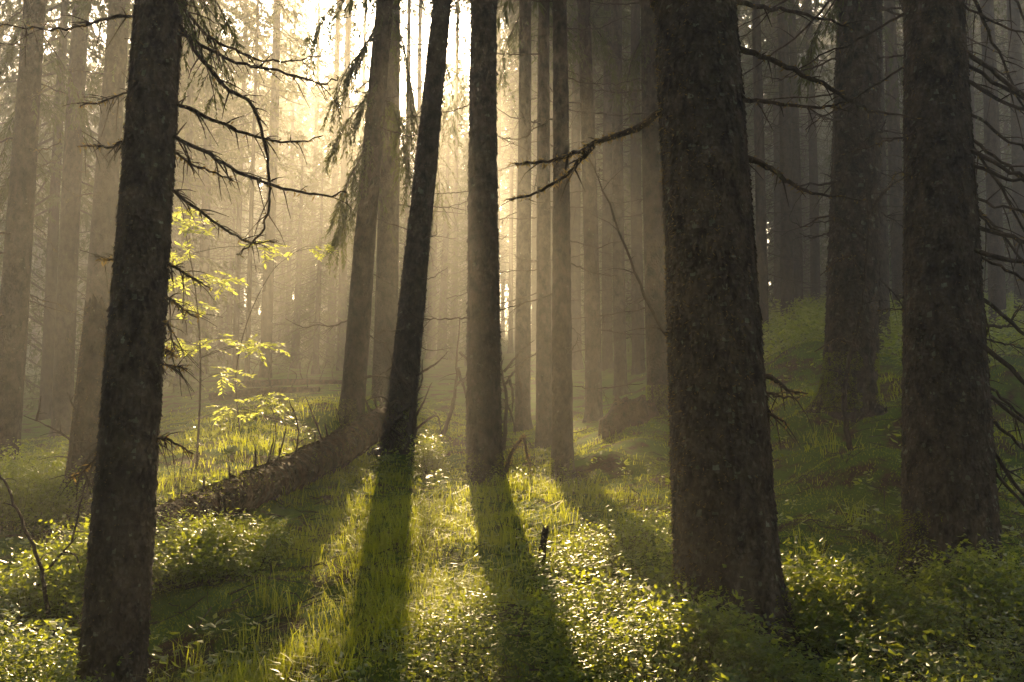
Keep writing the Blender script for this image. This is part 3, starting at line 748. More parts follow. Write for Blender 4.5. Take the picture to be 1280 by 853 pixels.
# ------------------------------------------------------------------ fallen log, snag, stump, dead wood
def fallen_log():
    ends = [gpx(192, 676, 7.0), gpx(300, 640, 8.2), gpx(415, 590, 10.1), gpx(492, 540, 11.9)]
    rad = np.array([0.125, 0.145, 0.16, 0.155])
    ends = [e + [0, 0, r * 0.75] for e, r in zip(ends, rad)]
    ends[-1][2] += 0.34; ends[2][2] += 0.08
    q = spline(ends, 90); r = np.interp(np.linspace(0, 3, 90), range(4), rad) * np.interp(np.arange(90), [0, 80, 89], [1, 1, 0.35])
    base = q[45].copy(); base[2] -= 0.2
    root = empty('fallen_log', base)
    tag(root, 'rotting fallen trunk with broken branch stubs lying across the sunlit bank', 'log')
    t, a, b = frames(q); th = np.linspace(0, 2 * math.pi, 30, endpoint=False)
    Rr = r[:, None] * (1 + 0.22 * fbm(np.cos(th)[None] * 2 + 0 * r[:, None], np.sin(th)[None] * 2, np.arange(90)[:, None] * 0.35, 4) + 0.05 * noise(th[None] * 7, np.arange(90)[:, None] * 0.2, 1.0))
    v = q[:, None] + Rr[..., None] * (np.cos(th)[None, :, None] * a[:, None] + np.sin(th)[None, :, None] * b[:, None])
    i = np.arange(89)[:, None] * 30; j = np.arange(30)[None]; k = (j + 1) % 30
    mb = MB(); mb.add(v.reshape(-1, 3), np.stack([i + j, i + k, i + 30 + k, i + 30 + j], -1).reshape(-1, 4))
    for e, s in ((0, -1), (89, 1)):    # splintered ends
        c0 = mb.n; mb.add(np.vstack([v[e], [q[e] + t[e] * s * 0.02]]), np.array([[x, (x + 1) % 30, 30] for x in range(30)]))
    mb.build('trunk', M['log'], root, True, base)
    T = Tree(); T.root = root; T.base = base
    for px, py, dd, lean, L, rr in [(243, 640, 7.6, (0.1, 0.2), 0.12, 0.018), (275, 612, 8.0, (-0.1, 0.1), 0.13, 0.016), (318, 606, 8.4, (0.05, 0.2), 0.22, 0.016), (304, 595, 8.6, (0.3, 0), 0.25, 0.012),
                                    (330, 575, 8.8, (0.25, 0.1), 0.35, 0.012), (367, 590, 9.2, (-0.12, 0), 0.50, 0.010), (410, 560, 9.9, (-0.45, 0.1), 0.45, 0.010), (408, 572, 10.0, (-0.3, 0), 0.16, 0.014),
                                    (224, 650, 7.3, (0.2, 0), 0.08, 0.014), (345, 600, 8.9, (0.1, -0.2), 0.12, 0.014), (470, 560, 11.2, (-0.4, 0), 0.3, 0.012), (390, 600, 9.6, (0.2, -0.3), 0.14, 0.012)]:
        k = int(np.argmin(np.abs(q[:, 1] - dd))); s0 = q[k] + [0, 0, r[k] * 0.6]
        e = s0 + np.array([lean[0] * L, lean[1] * L, L + r[k] * 0.4])
        m = (s0 + e) / 2 + rng.normal(0, 0.03 * L, 3) + [0.06 * L, 0, 0]
        branch_obj(T, [s0, m, e], rr, r1=0.004, twigs=2, tl=0.12, name='branch_stub')
    n = 3200; k = rng.integers(3, 84, n); jj = rng.integers(0, 30, n); nr = np.cos(th[jj])[:, None] * a[k] + np.sin(th[jj])[:, None] * b[k]; tn = -np.sin(th[jj])[:, None] * a[k] + np.cos(th[jj])[:, None] * b[k]
    f = rng.uniform(size=(n, 1)); bark_plates(v[k, jj] * f + v[k + 1, jj] * (1 - f) + tn * rng.normal(0, 0.012, (n, 1)), nr, tn, t[k], 0.026, [M['log'], M['bark'], M['bark_grey']], root, base)
    sp = MB()
    for k in range(26):
        an = U(0, 6.28); o0 = q[84] + (np.cos(an) * a[84] + np.sin(an) * b[84]) * 0.10; dd = unit(t[84] + 0.45 * rand_dirs(1)[0] + [0, 0, 0.15]); ln = U(0.2, 0.8)
        tube(sp, o0 + dd * ln * np.linspace(0, 1, 4)[:, None] + rng.normal(0, 0.012, (4, 3)), np.linspace(0.035, 0.004, 4), 4, 0, True, 0.3)
    sp.build('splintered_end', M['dead'], root, False, base)
    # moss on the upper side
    n = 6000; k = rng.integers(0, 90, n); an = U(0, 6.28, n); nr = np.cos(an)[:, None] * a[k] + np.sin(an)[:, None] * b[k]
    ok = (nr[:, 2] > 0.1) & (noise(q[k][:, 0] * 3, q[k][:, 1] * 3, an) > -0.1); k, nr = k[ok], nr[ok]
    mb = MB(); dd = unit(nr + 0.7 * rand_dirs(len(k))); rhombs(mb, q[k] + nr * r[k][:, None] + rng.normal(0, 0.02, (len(k), 3)), dd, unit(np.cross(dd, rand_dirs(len(k)))), U(0.010, 0.024, len(k)), 0.006)
    o = mb.build('moss', M['moss'], root, False, base); o['kind'] = 'stuff'
fallen_log()

def snag(px, py, d, w0, w1, ptop, label, name='broken_snag', flare=0.3, jag=0.12, mat='bark'):
    base = gpx(px, py, d); top = P(*ptop, d); H = top[2] - base[2]
    ax = top - base; ra, rb = w0 * d / F / 2, w1 * d / F / 2
    root = empty(name, base); tag(root, label, 'snag' if 'snag' in name else 'stump')
    sides = 30; t = np.concatenate([np.linspace(-0.2, H, 46)]); th = np.linspace(0, 2 * math.pi, sides, endpoint=False)
    T, TH = np.meshgrid(t, th, indexing='ij'); dirx = unit(ax)
    jagz = jag * (noise(np.cos(th) * 2.5, np.sin(th) * 2.5, px) + 0.6 * noise(np.cos(th) * 7, np.sin(th) * 7, px))
    T = T + np.clip((T / H) ** 6, 0, 1) * jagz[None]
    r = (ra + (rb - ra) * np.clip(T / H, 0, 1)) * (1 + flare * np.exp(-np.maximum(T, 0) / 0.15) * (0.5 + 0.5 * np.cos(5 * TH)))
    r = r + 0.008 * fbm(np.cos(TH) * 4, np.sin(TH) * 4, T * 8, 3)
    ex = unit(np.cross([0, 1.0, 0], dirx)); ey = np.cross(dirx, ex)
    v = dirx * T[..., None] + ex * (np.cos(TH) * r)[..., None] + ey * (np.sin(TH) * r)[..., None]
    inner = v[-1] * 1.0; cen = inner.mean(0); inner = cen + (inner - cen) * 0.55 - dirx * 0.05
    n = len(t); vv = np.vstack([v.reshape(-1, 3), inner, [cen - dirx * 0.1]])
    i = np.arange(n)[:, None] * sides; j = np.arange(sides)[None]; k = (j + 1) % sides
    qd = np.stack([i + j, i + k, i + sides + k, i + sides + j], -1).reshape(-1, 4)
    mb = MB(); mb.add(vv, [qd, np.array([[n * sides + x, n * sides + (x + 1) % sides, n * sides + sides] for x in range(sides)])])
    mb.build('trunk', M[mat], root)
    T2 = Tree(); T2.root, T2.base, T2.ax, T2.d = root, base, dirx, d
    T2.r_at = lambda z: ra + (rb - ra) * np.clip(np.asarray(z) / H, 0, 1)
    if w0 > 20: fuzz(T2, 2500, 0, H, 0.016, 0.2, 'moss')
    return T2
S1 = snag(104, 642, 8.5, 50, 34, (124, 386), 'broken-topped dead snag beside the thick dark trunk')
branch_obj(S1, [P(104, 470, 8.7), P(101, 460, 8.7), P(103, 455, 8.72)], 0.012, twigs=1, name='branch_stub')
S2 = snag(790, 535, 11.8, 50, 46, (792, 503), 'low mossy stump at the foot of the reddish slim spruce', 'mossy_stump', 0.9, 0.12, 'log')
S3 = snag(673, 716, 6.0, 9, 6, (682, 660), 'charred upright stub sticking out of the bright grass', 'dead_stub', 0.6, 0.03, 'dead')

def dead_thing(name, label, lines, d, r0, cat='dead branch', twigs=8, tl=0.2, group=None, moss=0, ground_it=True, mat='dead'):
    """a dead stem or stick with side stems; lines in pixels, the first is the main stem from its foot"""
    first = [P(x, y, d + (e[0] if e else 0)) for (x, y, *e) in lines[0]]
    base = first[0].copy(); base[2] = float(ground(base[0], base[1]))
    T = Tree(); T.base = base; T.root = empty(name, base); tag(T.root, label, cat, group); T.d = d
    if ground_it: first = [base - [0, 0, 0.05]] + first[1:]
    branch_obj(T, first, r0, r1=0.004, twigs=twigs, tl=tl, name='stem', moss=moss, sides=6, mat=mat)
    for ln in lines[1:]:
        branch_obj(T, [P(x, y, d + (e[0] if e else 0)) for (x, y, *e) in ln], r0 * 0.6, twigs=max(2, twigs // 2), tl=tl, name='branch', moss=moss // 2, mat=mat)
    return T
dead_thing('dead_sapling', 'thin bare stick bending up out of the bank at the picture edge', [[(66, 795), (58, 745), (48, 700), (28, 650), (8, 608), (-6, 580)]], 5.6, 0.013, twigs=5, tl=0.12)
dead_thing('dead_sapling', 'forked bare twig crossing the bent stick at the picture edge', [[(25, 780), (45, 735), (70, 700), (95, 672)], [(90, 678), (98, 640), (108, 600)], [(80, 690), (95, 695), (100, 715)]], 5.9, 0.012, twigs=6, tl=0.12)
dead_thing('dead_sapling', 'gnarled dead sapling with lit forks standing beside the snag', [[(88, 590), (88, 555), (94, 520), (84, 490)], [(88, 550), (65, 535), (30, 520)], [(46, 527), (52, 495)], [(60, 640), (75, 610), (86, 590)]], 8.2, 0.018, twigs=6, tl=0.2)
dead_thing('leaning_pole', 'long thin dead pole leaning against the edge of the thickest trunk', [[(870, 530), (845, 450), (820, 400), (795, 345), (765, 265), (735, 195)]], 7.6, 0.018, twigs=10, tl=0.3)
dead_thing('dead_sapling', 'dark crooked dead stem leaning in front of the stout mossy-rooted trunk', [[(1090, 607), (1070, 575), (1058, 540), (1056, 480), (1068, 420), (1078, 380), (1084, 300), (1082, 210)], [(1064, 430), (1045, 425), (1018, 440)], [(1080, 350), (1060, 320), (1025, 345)], [(1083, 270), (1110, 235), (1135, 220)], [(1082, 300), (1040, 270), (1000, 285)]], 8.3, 0.028, twigs=10, tl=0.3, moss=80)
dead_thing('dead_sapling', 'bare forked dead sapling between the dark leaning trunk and the straight middle trunk', [[(553, 556), (562, 520), (570, 485), (571, 450), (575, 395)], [(572, 460), (582, 495), (584, 545)], [(571, 480), (585, 470), (592, 455)], [(574, 440), (584, 450), (590, 462)]], 13.0, 0.035, twigs=8, tl=0.4)
dead_thing('dead_sapling', 'tangle of bare stems right beside the foot of the straight middle trunk', [[(629, 545), (632, 500), (627, 460), (626, 430)], [(632, 480), (645, 462), (662, 450)], [(631, 500), (640, 520), (645, 545)], [(630, 465), (650, 440), (668, 425)], [(636, 470), (641, 500), (637, 530)], [(645, 460), (652, 490), (648, 520)]], 12.4, 0.030, twigs=9, tl=0.45)
dead_thing('dead_branch', 'looping dead branches lying against the foot of the dark leaning trunk', [[(515, 560), (518, 500), (505, 478), (492, 455), (484, 430)], [(488, 520), (484, 500), (470, 496), (455, 503)], [(468, 500), (474, 515), (485, 525)], [(517, 495), (527, 480), (528, 450)], [(520, 520), (530, 500), (540, 478)], [(500, 545), (470, 520), (450, 490)], [(515, 540), (545, 520), (552, 545)], [(490, 550), (478, 530), (492, 505), (510, 498)], [(520, 470), (545, 455), (560, 440)], [(515, 480), (470, 470), (445, 480)]], 11.4, 0.028, twigs=8, tl=0.35)
dead_thing('upturned_root', 'mossy upturned root arching out of the grass beside the slim spruce', [[(628, 600), (638, 570), (652, 548), (655, 545)], [(655, 546), (660, 575), (668, 600)], [(650, 612), (670, 606), (688, 598), (692, 590)]], 9.6, 0.025, 'root', 10, 0.25, None, 260)
dead_thing('dead_branch', 'bleached forked stick lying on the moss between the two thickest trunks', [[(975, 648), (995, 655), (1022, 670)], [(1003, 658), (1003, 640)]], 7.2, 0.009, twigs=3, tl=0.1)
dead_thing('dead_branch', 'short pale stick propped on the mossy hummock', [[(1048, 682), (1060, 660), (1078, 637)], [(1078, 637), (1088, 642)]], 6.9, 0.009, twigs=2, tl=0.08)
dead_thing('dead_branch', 'thin lit twig lying before the slim spruce', [[(706, 540), (720, 541), (735, 536)]], 10.4, 0.008, twigs=1, tl=0.1, ground_it=False)
for i, (a, b, c, lab) in enumerate([((262, 515), (330, 488), (400, 470), 'pale windfallen trunk lying far back beyond the bank, lower of two'), ((300, 480), (370, 462), (430, 448), 'pale windfallen trunk lying far back beyond the bank, upper of two')]):
    pts = [gpx(x, y, 19 + 4 * i) + [0, 0, 0.1] for x, y in (a, b, c)]
    root = empty('windfallen_trunk', pts[1]); tag(root, lab, 'log', 'far windfallen trunks')
    mb = MB(); tube(mb, spline(pts, 20), np.linspace(0.09, 0.045, 20), 10, 0, True, 0.12); mb.build('trunk', M['log'], root, True, pts[1])
    T = Tree(); T.root = root; T.base = pts[1]
    for k in range(6):
        s = spline(pts, 20)[2 + 3 * k]; branch_obj(T, [s, s + [U(-.1, .1), U(-.2, .2), 0.3], s + [U(-.2, .2), U(-.2, .2), U(0.4, 0.8)]], 0.012, twigs=2, name='branch_stub')

# ------------------------------------------------------------------ young rowans
def leaf_spray(mb, tip, dirn, n_leaflets=11, L=0.17, ll=0.062, lw=0.025, mat=0):
    d = unit(dirn); side = unit(np.cross(d, [0, 0, 1.0])); s = np.repeat(np.linspace(0.25, 1, (n_leaflets + 1) // 2), 2)[:n_leaflets]
    sg = np.where(np.arange(n_leaflets) % 2, 1.0, -1.0)[:, None]; sg[-1] = 0
    b = tip + d * (L * s)[:, None] - np.array([0, 0, 0.25 * L]) * (s ** 2)[:, None]
    dd = unit(d * 0.7 + side * sg + rng.normal(0, 0.18, (n_leaflets, 3)) - [0, 0, 0.25])
    rhombs(mb, b, dd, unit(np.cross(dd, np.array([0, 0, 1.0]) + rng.normal(0, 0.35, (n_leaflets, 3)))), ll * U(0.8, 1.2, n_leaflets), lw, mat, 0.12)
    tube(mb, np.array([tip, tip + d * L * 0.5 - [0, 0, 0.06 * L], tip + d * L - [0, 0, 0.25 * L]]), [0.002, 0.0015, 0.001], 3, 1, False)

def rowan(label, stem, d, sprays, r0=0.012, per=10, L=0.17):
    pts = [P(x, y, d) for x, y in stem]; base = gpt(pts[0][0], pts[0][1]); pts[0] = base - [0, 0, 0.05]
    root = empty('young_rowan', base); tag(root, label, 'sapling', 'young rowans')
    q = spline(pts, 24); mb = MB(); tube(mb, q, np.linspace(r0, 0.003, 24), 6); mb.build('stem', M['dead'], root, True, base)
    for (x, y) in sprays:
        tip = P(x, y, d + U(-0.35, 0.35)); k = int(np.argmin(np.abs(q[:, 2] - (tip[2] - 0.10)))); b = q[k]
        tw = MB(); sp = spline([b, (b + tip) / 2 + [0, 0, 0.03], tip], 6); tube(tw, sp, np.linspace(0.004, 0.002, 6), 3, 1, False)
        for m in range(per):
            h = unit((tip - b) * [1, 1, 0] + rng.normal(0, 0.35, 3) * [1, 1, 0.3]); leaf_spray(tw, tip + rng.normal(0, 0.05, 3) * [1.3, 1.3, 0.5], h + rng.normal(0, 0.5, 3) * [1, 1, 0.25], 11, L)
        tw.build('leafy_twig', [M['rowan'], M['dead']], root, False, base)
rowan('tall slender rowan sapling with glowing yellow-green leaves beside the thick dark trunk', [(246, 575), (250, 500), (250, 430), (244, 360), (234, 300), (224, 240)], 9.6,
      [(222, 262), (238, 292), (228, 318), (252, 345), (278, 350), (222, 350), (240, 382), (215, 428), (250, 432), (275, 424), (302, 432), (325, 430), (286, 466), (318, 308), (232, 275)])
rowan('small rowan with a bright leaf tuft on the sunlit bank behind the log', [(340, 572), (345, 545), (343, 520), (336, 502)], 10.4, [(322, 500), (338, 494), (352, 500), (335, 510), (290, 515), (280, 510)], 0.008, 6, 0.15)
rowan('young rowan whose lone leafy tip hangs in the haze beyond the dark trunk', [(300, 545), (295, 470), (310, 400), (340, 340), (370, 315)], 11.5, [(372, 312), (395, 308), (408, 312), (345, 320)], 0.009, 3, 0.13)

# ------------------------------------------------------------------ ground cover
def scatter(n, dmin, dmax, spread=0.62):
    y = np.exp(rng.uniform(math.log(dmin), math.log(dmax), n)); x = y * rng.uniform(-spread, spread, n)
    return x, y
def blobs(x, y, lst):
    wgt = np.zeros_like(x)
    for px, py, d, r, g in lst:
        c = P(px, py, d); wgt = np.maximum(wgt, g * np.exp(-((x - c[0]) ** 2 + (y - c[1]) ** 2) / (r * r)))
    return wgt

GRASS = [(560, 660, 7.3, 1.3, 1), (640, 620, 8.5, 1.2, 0.9), (560, 760, 5.6, 0.9, 1), (450, 640, 8.5, 1.3, 0.8), (330, 560, 10.5, 1.8, 1), (420, 525, 12.5, 1.5, 1), (240, 600, 9, 1.0, 0.9),
         (300, 800, 5.0, 0.8, 0.6), (430, 740, 6.0, 0.9, 0.6), (740, 640, 7.8, 1.0, 0.7), (780, 680, 6.8, 0.8, 0.5), (1010, 720, 5.8, 0.6, 0.35), (1040, 590, 8.5, 0.6, 0.5), (1265, 570, 8.8, 0.6, 0.8),
         (990, 500, 13, 2.2, 0.6), (700, 560, 11, 1.0, 0.5), (250, 850, 4.5, 0.5, 0.7), (560, 590, 10, 0.7, 0.9)]
def grass():
    mb = MB(); allP = []
    cx, cy_ = scatter(26000, 3.6, 24)
    wgt = np.maximum(blobs(cx, cy_, GRASS), 0.045) * np.clip(0.5 + 0.9 * noise(cx * 1.7, cy_ * 1.7, 9) + 0.5 * noise(cx * 5, cy_ * 5, 3), 0, 1.2)
    ok = rng.uniform(size=len(cx)) < wgt * 1.2
    cx, cy_, wgt = cx[ok], cy_[ok], wgt[ok]
    per = 9; n = len(cx) * per
    a = U(0, 2 * math.pi, n); rr = np.abs(rng.normal(0, 0.07, n)) * (1 + np.repeat(cy_, per) / 12)
    x = np.repeat(cx, per) + rr * np.cos(a); y = np.repeat(cy_, per) + rr * np.sin(a); z = ground(x, y) - 0.01
    hgt = np.repeat(U(0.05, 0.15, len(cx)) * (0.6 + 0.9 * np.clip(wgt, 0, 1)), per) * U(0.5, 1.3, n)
    lean = np.stack([np.cos(a), np.sin(a), np.zeros(n)], 1) * U(0.4, 1.7, n)[:, None]
    wd = np.maximum(0.0035, 0.00075 * y) * U(0.7, 1.3, n)
    # a few long-bladed tufts
    tuft = [(545, 770, 5.4), (585, 745, 5.7), (610, 775, 5.3), (700, 700, 6.4), (735, 695, 6.5), (560, 800, 4.9), (530, 690, 6.8), (240, 770, 5.3), (290, 790, 5.0), (390, 680, 7.4), (340, 700, 6.9), (460, 650, 8.2),
            (740, 620, 8.6), (690, 640, 8.0), (1265, 580, 8.7), (1040, 600, 8.2), (150, 640, 8.8), (200, 840, 4.7), (300, 850, 4.6), (480, 800, 5.0), (420, 640, 9.0), (610, 650, 7.6), (640, 690, 6.6), (1020, 700, 6.1)]
    tc = np.array([P(*t)[:2] for t in tuft]); tc = np.vstack([tc, tc + rng.normal(0, 0.28, tc.shape), tc + rng.normal(0, 0.5, tc.shape)])
    m = 22; x2 = np.repeat(tc[:, 0], m) + rng.normal(0, 0.045, len(tc) * m); y2 = np.repeat(tc[:, 1], m) + rng.normal(0, 0.045, len(tc) * m); a2 = U(0, 6.2832, len(x2))
    x = np.concatenate([x, x2]); y = np.concatenate([y, y2]); z = np.concatenate([z, ground(x2, y2) - 0.01]); n = len(x)
    hgt = np.concatenate([hgt, U(0.08, 0.30, len(x2))]); wd = np.concatenate([wd, U(0.004, 0.0075, len(x2))])
    lean = np.vstack([lean, np.stack([np.cos(a2), np.sin(a2), 0 * a2], 1) * U(0.3, 1.6, len(x2))[:, None]])
    b = np.stack([x, y, z], 1); up = np.array([0, 0, 1.0])
    sd = unit(np.cross(lean, up)); sa = U(-0.9, 0.9, n)[:, None]; sd = unit(sd + sa * unit(lean))
    h = hgt[:, None]; w2 = wd[:, None] / 2
    m1 = b + up * h * 0.62 + lean * h * 0.22; tip = b + up * h * (1.0 - 0.38 * np.linalg.norm(lean, axis=1)[:, None]) + lean * h * 0.85
    v = np.stack([b - sd * w2, b + sd * w2, m1 - sd * w2 * 0.8, m1 + sd * w2 * 0.8, tip], 1).reshape(-1, 3)
    k = np.arange(n)[:, None] * 5
    mb.add(v, [k + [0, 1, 3, 2], k + [2, 3, 4]])
    o = mb.build('grass', M['grass'], None, False); tag(o, 'thin forest grass in tufts over the mossy slope', 'grass', None, 'stuff')
    return n
ng = grass()

def moss_cover():
    x, y = scatter(230000, 3.5, 18)
    ok = noise(x * 1.1, y * 1.1, 3.3) + 0.4 * noise(x * 4, y * 4, 1) > -0.35
    x, y = x[ok], y[ok]; n = len(x); z = ground(x, y) - 0.006
    d = unit(np.stack([rng.normal(0, 0.7, n), rng.normal(0, 0.7, n), np.ones(n)], 1))
    mb = MB(); rhombs(mb, np.stack([x, y, z], 1), d, unit(np.cross(d, rand_dirs(n))), U(0.010, 0.028, n) * (0.6 + y / 12), 0.0045 * (0.5 + y / 7))
    o = mb.build('moss', M['moss'], None, False); tag(o, 'soft green moss carpeting the forest floor', 'moss', None, 'stuff')
moss_cover()

BERRY = [(1000, 800, 4.7, 0.5, 1), (1100, 800, 4.9, 0.6, 1), (1220, 800, 4.8, 0.7, 1), (1080, 770, 5.2, 0.5, 0.9), (900, 840, 4.3, 0.7, 1), (1000, 740, 5.5, 0.35, 0.8), (1180, 845, 4.4, 0.8, 1),
         (780, 740, 5.8, 0.55, 1), (760, 800, 4.9, 0.45, 1), (800, 690, 6.6, 0.5, 0.8), (620, 830, 4.5, 0.5, 1), (700, 840, 4.3, 0.5, 1), (830, 770, 5.3, 0.3, 0.9),
         (20, 840, 4.7, 0.5, 1), (90, 730, 6.2, 0.45, 0.9), (235, 690, 6.7, 0.5, 0.9), (215, 720, 6.2, 0.35, 0.9), (0, 830, 4.6, 0.6, 1), (280, 720, 6.3, 0.4, 0.6), (640, 600, 9.4, 0.3, 0.6),
         (20, 640, 8.3, 0.6, 1), (60, 650, 8.4, 0.4, 1), (-40, 640, 8.2, 0.7, 1)]
def berry():
    mb = MB(); x, y = scatter(34000, 3.7, 10, 0.66)
    wgt = blobs(x, y, BERRY); ok = rng.uniform(size=len(x)) < (wgt - 0.25) * np.clip(0.9 + 0.9 * noise(x * 3, y * 3, 6), 0, 1.4)
    x, y, wgt = x[ok], y[ok], wgt[ok]
    n = len(x); z = ground(x, y); hgt = U(0.14, 0.34, n) * (0.55 + 0.55 * wgt) * (0.8 + 0.5 * noise(x * 2.5, y * 2.5, 5)) * np.where((x < -1.6 * y / 4.6 * 1.0) & (y > 7.2), 1.55, 1.0)
    lean = np.stack([rng.normal(0, 0.35, n), rng.normal(0, 0.35, n), np.ones(n)], 1)
    b = np.stack([x, y, z - 0.01], 1); top = b + lean * hgt[:, None]
    sd = unit(np.cross(lean, rand_dirs(n))) * 0.0015
    v = np.stack([b - sd, b + sd, top], 1).reshape(-1, 3); mb.add(v, np.arange(n * 3).reshape(-1, 3), 1)
    per = 17; m = n * per; s = U(0.3, 1.03, m)[:, None]; bi = np.repeat(b, per, 0); ti = np.repeat(top, per, 0)
    c = bi + (ti - bi) * s + rng.normal(0, 0.022, (m, 3)) * [1, 1, 0.6]
    d = unit(np.stack([rng.normal(0, 1, m), rng.normal(0, 1, m), rng.normal(0.25, 0.35, m)], 1))
    nr = unit(np.stack([rng.normal(0, 0.45, m), rng.normal(0, 0.45, m), np.ones(m)], 1)); sdv = unit(np.cross(d, nr))
    sc_ = np.repeat(U(0.65, 1.5, n), per); rhombs(mb, c, d, sdv, U(0.016, 0.030, m) * sc_, U(0.010, 0.017, m) * sc_, 0, 0.12)
    o = mb.build('bilberry', [M['berry'], M['dead']], None, False); tag(o, 'glossy bilberry undergrowth on the near ground', 'undergrowth', None, 'stuff')
    return n
nb_ = berry()

def bush(label, px, py, d, rx, ry, h, n):
    c = gpx(px, py, d); mb = MB()
    x = c[0] + rx * np.clip(rng.normal(0, 1, n), -1.5, 1.5); y = c[1] + ry * np.clip(rng.normal(0, 1, n), -1.5, 1.5); z = ground(x, y)
    hh = h * np.exp(-((x - c[0]) / rx) ** 2 * 0.25) * U(0.55, 1.1, n) * (1 + 0.35 * noise(x * 3, y * 3, 8))
    b = np.stack([x, y, z - 0.02], 1); top = b + np.stack([rng.normal(0, 0.25, n), rng.normal(0, 0.25, n), np.ones(n)], 1) * hh[:, None]
    sd = unit(np.cross(top - b, rand_dirs(n))) * 0.0025
    root = empty('bilberry_bush', c); tag(root, label, 'bush')
    st = MB(); st.add(np.stack([b - sd, b + sd, top], 1).reshape(-1, 3), np.arange(n * 3).reshape(-1, 3)); o = st.build('stems', M['dead'], root, False, c); o['kind'] = 'stuff'
    per = 30; m = n * per; s = U(0.2, 1.03, m)[:, None]; bi = np.repeat(b, per, 0); ti = np.repeat(top, per, 0)
    p = bi + (ti - bi) * s + rng.normal(0, 0.04, (m, 3)); d = unit(np.stack([rng.normal(0, 1, m), rng.normal(0, 1, m), rng.normal(0.25, 0.4, m)], 1))
    rhombs(mb, p, d, unit(np.cross(d, np.array([0, 0, 1.0]) + rng.normal(0, 0.45, (m, 3)))), U(0.022, 0.042, m), U(0.013, 0.022, m), 0, 0.12)
    o = mb.build('leaves', M['berry'], root, False, c); o['kind'] = 'stuff'
bush('rounded sunlit bilberry bush at the picture edge behind the bent stick', 18, 655, 8.3, 0.34, 0.4, 0.55, 700)
bush('low bilberry bush at the near side of the fallen log', 262, 700, 6.5, 0.22, 0.25, 0.28, 320)
bush('bilberry bush spreading low beside the thick dark trunk', 92, 740, 6.1, 0.2, 0.3, 0.36, 320)

bush('bilberry bush growing in front of the foot of the thickest trunk', 885, 850, 4.25, 0.13, 0.1, 0.34, 260)
bush('taller bilberry sprays beside the thickest trunk on its shaded side', 985, 790, 4.8, 0.13, 0.14, 0.36, 240)
bush('sparkling bilberry bush halfway between the two thickest trunks', 1085, 800, 4.9, 0.16, 0.14, 0.32, 260)
bush('sunlit sprig bush just before the foot of the dark leaning trunk', 537, 600, 10.4, 0.08, 0.12, 0.45, 110)
bush('dark bilberry bush at the foot of the lichen-spotted trunk', 1200, 800, 4.95, 0.25, 0.12, 0.28, 300)

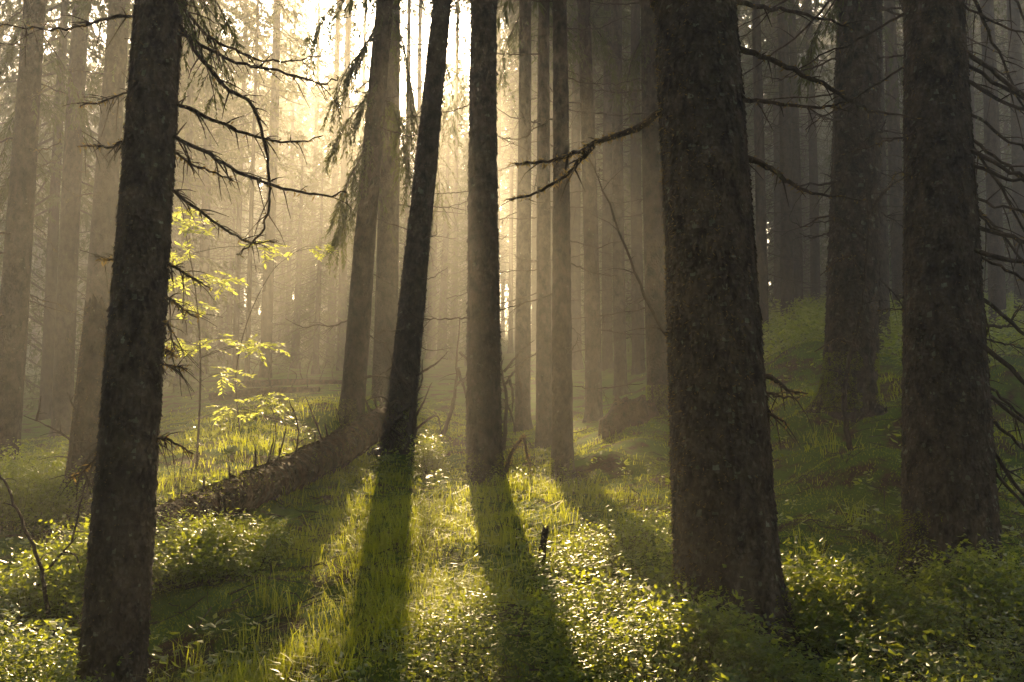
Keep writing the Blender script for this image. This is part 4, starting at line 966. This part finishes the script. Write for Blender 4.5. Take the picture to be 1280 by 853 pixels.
def herbs():
    """pale leafy herbs and ferns on the far shaded slope"""
    mb = MB(); c = P(1000, 400, 20)
    x = rng.uniform(3.5, 13, 5200); y = rng.uniform(13, 28, 5200)
    ok = (noise(x * 0.5, y * 0.5, 2) > -0.15) & (x / y > 0.22); x, y = x[ok], y[ok]; n = len(x); z = ground(x, y)
    per = 9; bi = np.repeat(np.stack([x, y, z], 1), per, 0); m = len(bi); hg = np.repeat(U(0.15, 0.6, n), per)
    p = bi + np.stack([rng.normal(0, 0.12, m), rng.normal(0, 0.12, m), hg * U(0.5, 1.1, m)], 1)
    d = unit(np.stack([rng.normal(0, 1, m), rng.normal(0, 1, m), rng.normal(0, 0.4, m)], 1))
    rhombs(mb, p, d, unit(np.cross(d, np.array([0, 0, 1.0]) + rng.normal(0, 0.4, (m, 3)))), U(0.06, 0.13, m), U(0.03, 0.06, m), 0, 0.1)
    x, y = scatter(2200, 3.8, 12); ok = noise(x * 1.2, y * 1.2, 7) > 0.05; x, y = x[ok], y[ok]; n = len(x); z = ground(x, y)
    per = 7; bi = np.repeat(np.stack([x, y, z], 1), per, 0); m = len(bi); hg = np.repeat(U(0.05, 0.22, n), per); a = U(0, 6.28, m)
    p = bi + np.stack([0.02 * np.cos(a), 0.02 * np.sin(a), hg * U(0.6, 1.05, m)], 1)
    d = unit(np.stack([np.cos(a), np.sin(a), rng.normal(0.1, 0.3, m)], 1)); sz = np.repeat(U(0.7, 1.4, n), per)
    rhombs(mb, p, d, unit(np.cross(d, np.array([0, 0, 1.0]) + rng.normal(0, 0.3, (m, 3)))), U(0.035, 0.065, m) * sz, U(0.018, 0.034, m) * sz, 0, 0.12)
    o = mb.build('herb_layer', M['berry'], None, False); tag(o, 'pale green herbs and ferns on the slope and among the grass', 'undergrowth', None, 'stuff')
herbs()

def twig_litter():
    mb = MB(); x, y = scatter(2600, 3.7, 14)
    for X, Y in zip(x, y):
        L = U(0.04, 0.2) * (1 + Y / 20); a = U(0, 6.28); c = np.array([X, Y, 0.0]); h = np.array([math.cos(a), math.sin(a), 0]) * L
        p = np.array([c - h / 2, c + rng.normal(0, 0.08 * L, 3), c + h / 2]); p[:, 2] = ground(p[:, 0], p[:, 1]) + U(0.005, 0.04) + rng.normal(0, 0.012, 3)
        tube(mb, p, np.array([1, 0.8, 0.5]) * U(0.0015, 0.005), 3, 0, False)
    o = mb.build('twig_litter', M['dead'], None, False); tag(o, 'fallen twigs strewn over moss and grass', 'twigs', None, 'stuff')
twig_litter()

# ------------------------------------------------------------------ the hazy air
def haze():
    x0, x1, y0, y1, z0, z1 = -262, 262, -262, 262, -30.0, 40.0
    v = [(x, y, z) for z in (z0, z1) for y in (y0, y1) for x in (x0, x1)]
    mb = MB(); mb.add(v, np.array([[0, 2, 3, 1], [4, 5, 7, 6], [0, 1, 5, 4], [2, 6, 7, 3], [0, 4, 6, 2], [1, 3, 7, 5]]))
    m = bpy.data.materials.new('morning_haze'); m.use_nodes = True; n = m.node_tree.nodes; l = m.node_tree.links
    n.remove(n['Principled BSDF']); pv = n.new('ShaderNodeVolumePrincipled')
    pv.inputs['Color'].default_value = (0.95, 0.93, 0.86, 1); pv.inputs['Density'].default_value = HAZE_DENSITY; pv.inputs['Anisotropy'].default_value = HAZE_G
    l.new(pv.outputs[0], n['Material Output'].inputs['Volume'])
    m.cycles.homogeneous_volume = True if hasattr(m.cycles, 'homogeneous_volume') else None
    o = mb.build('haze', m, None, False); tag(o, 'golden morning haze filling the wood', 'haze', None, 'stuff')
haze()
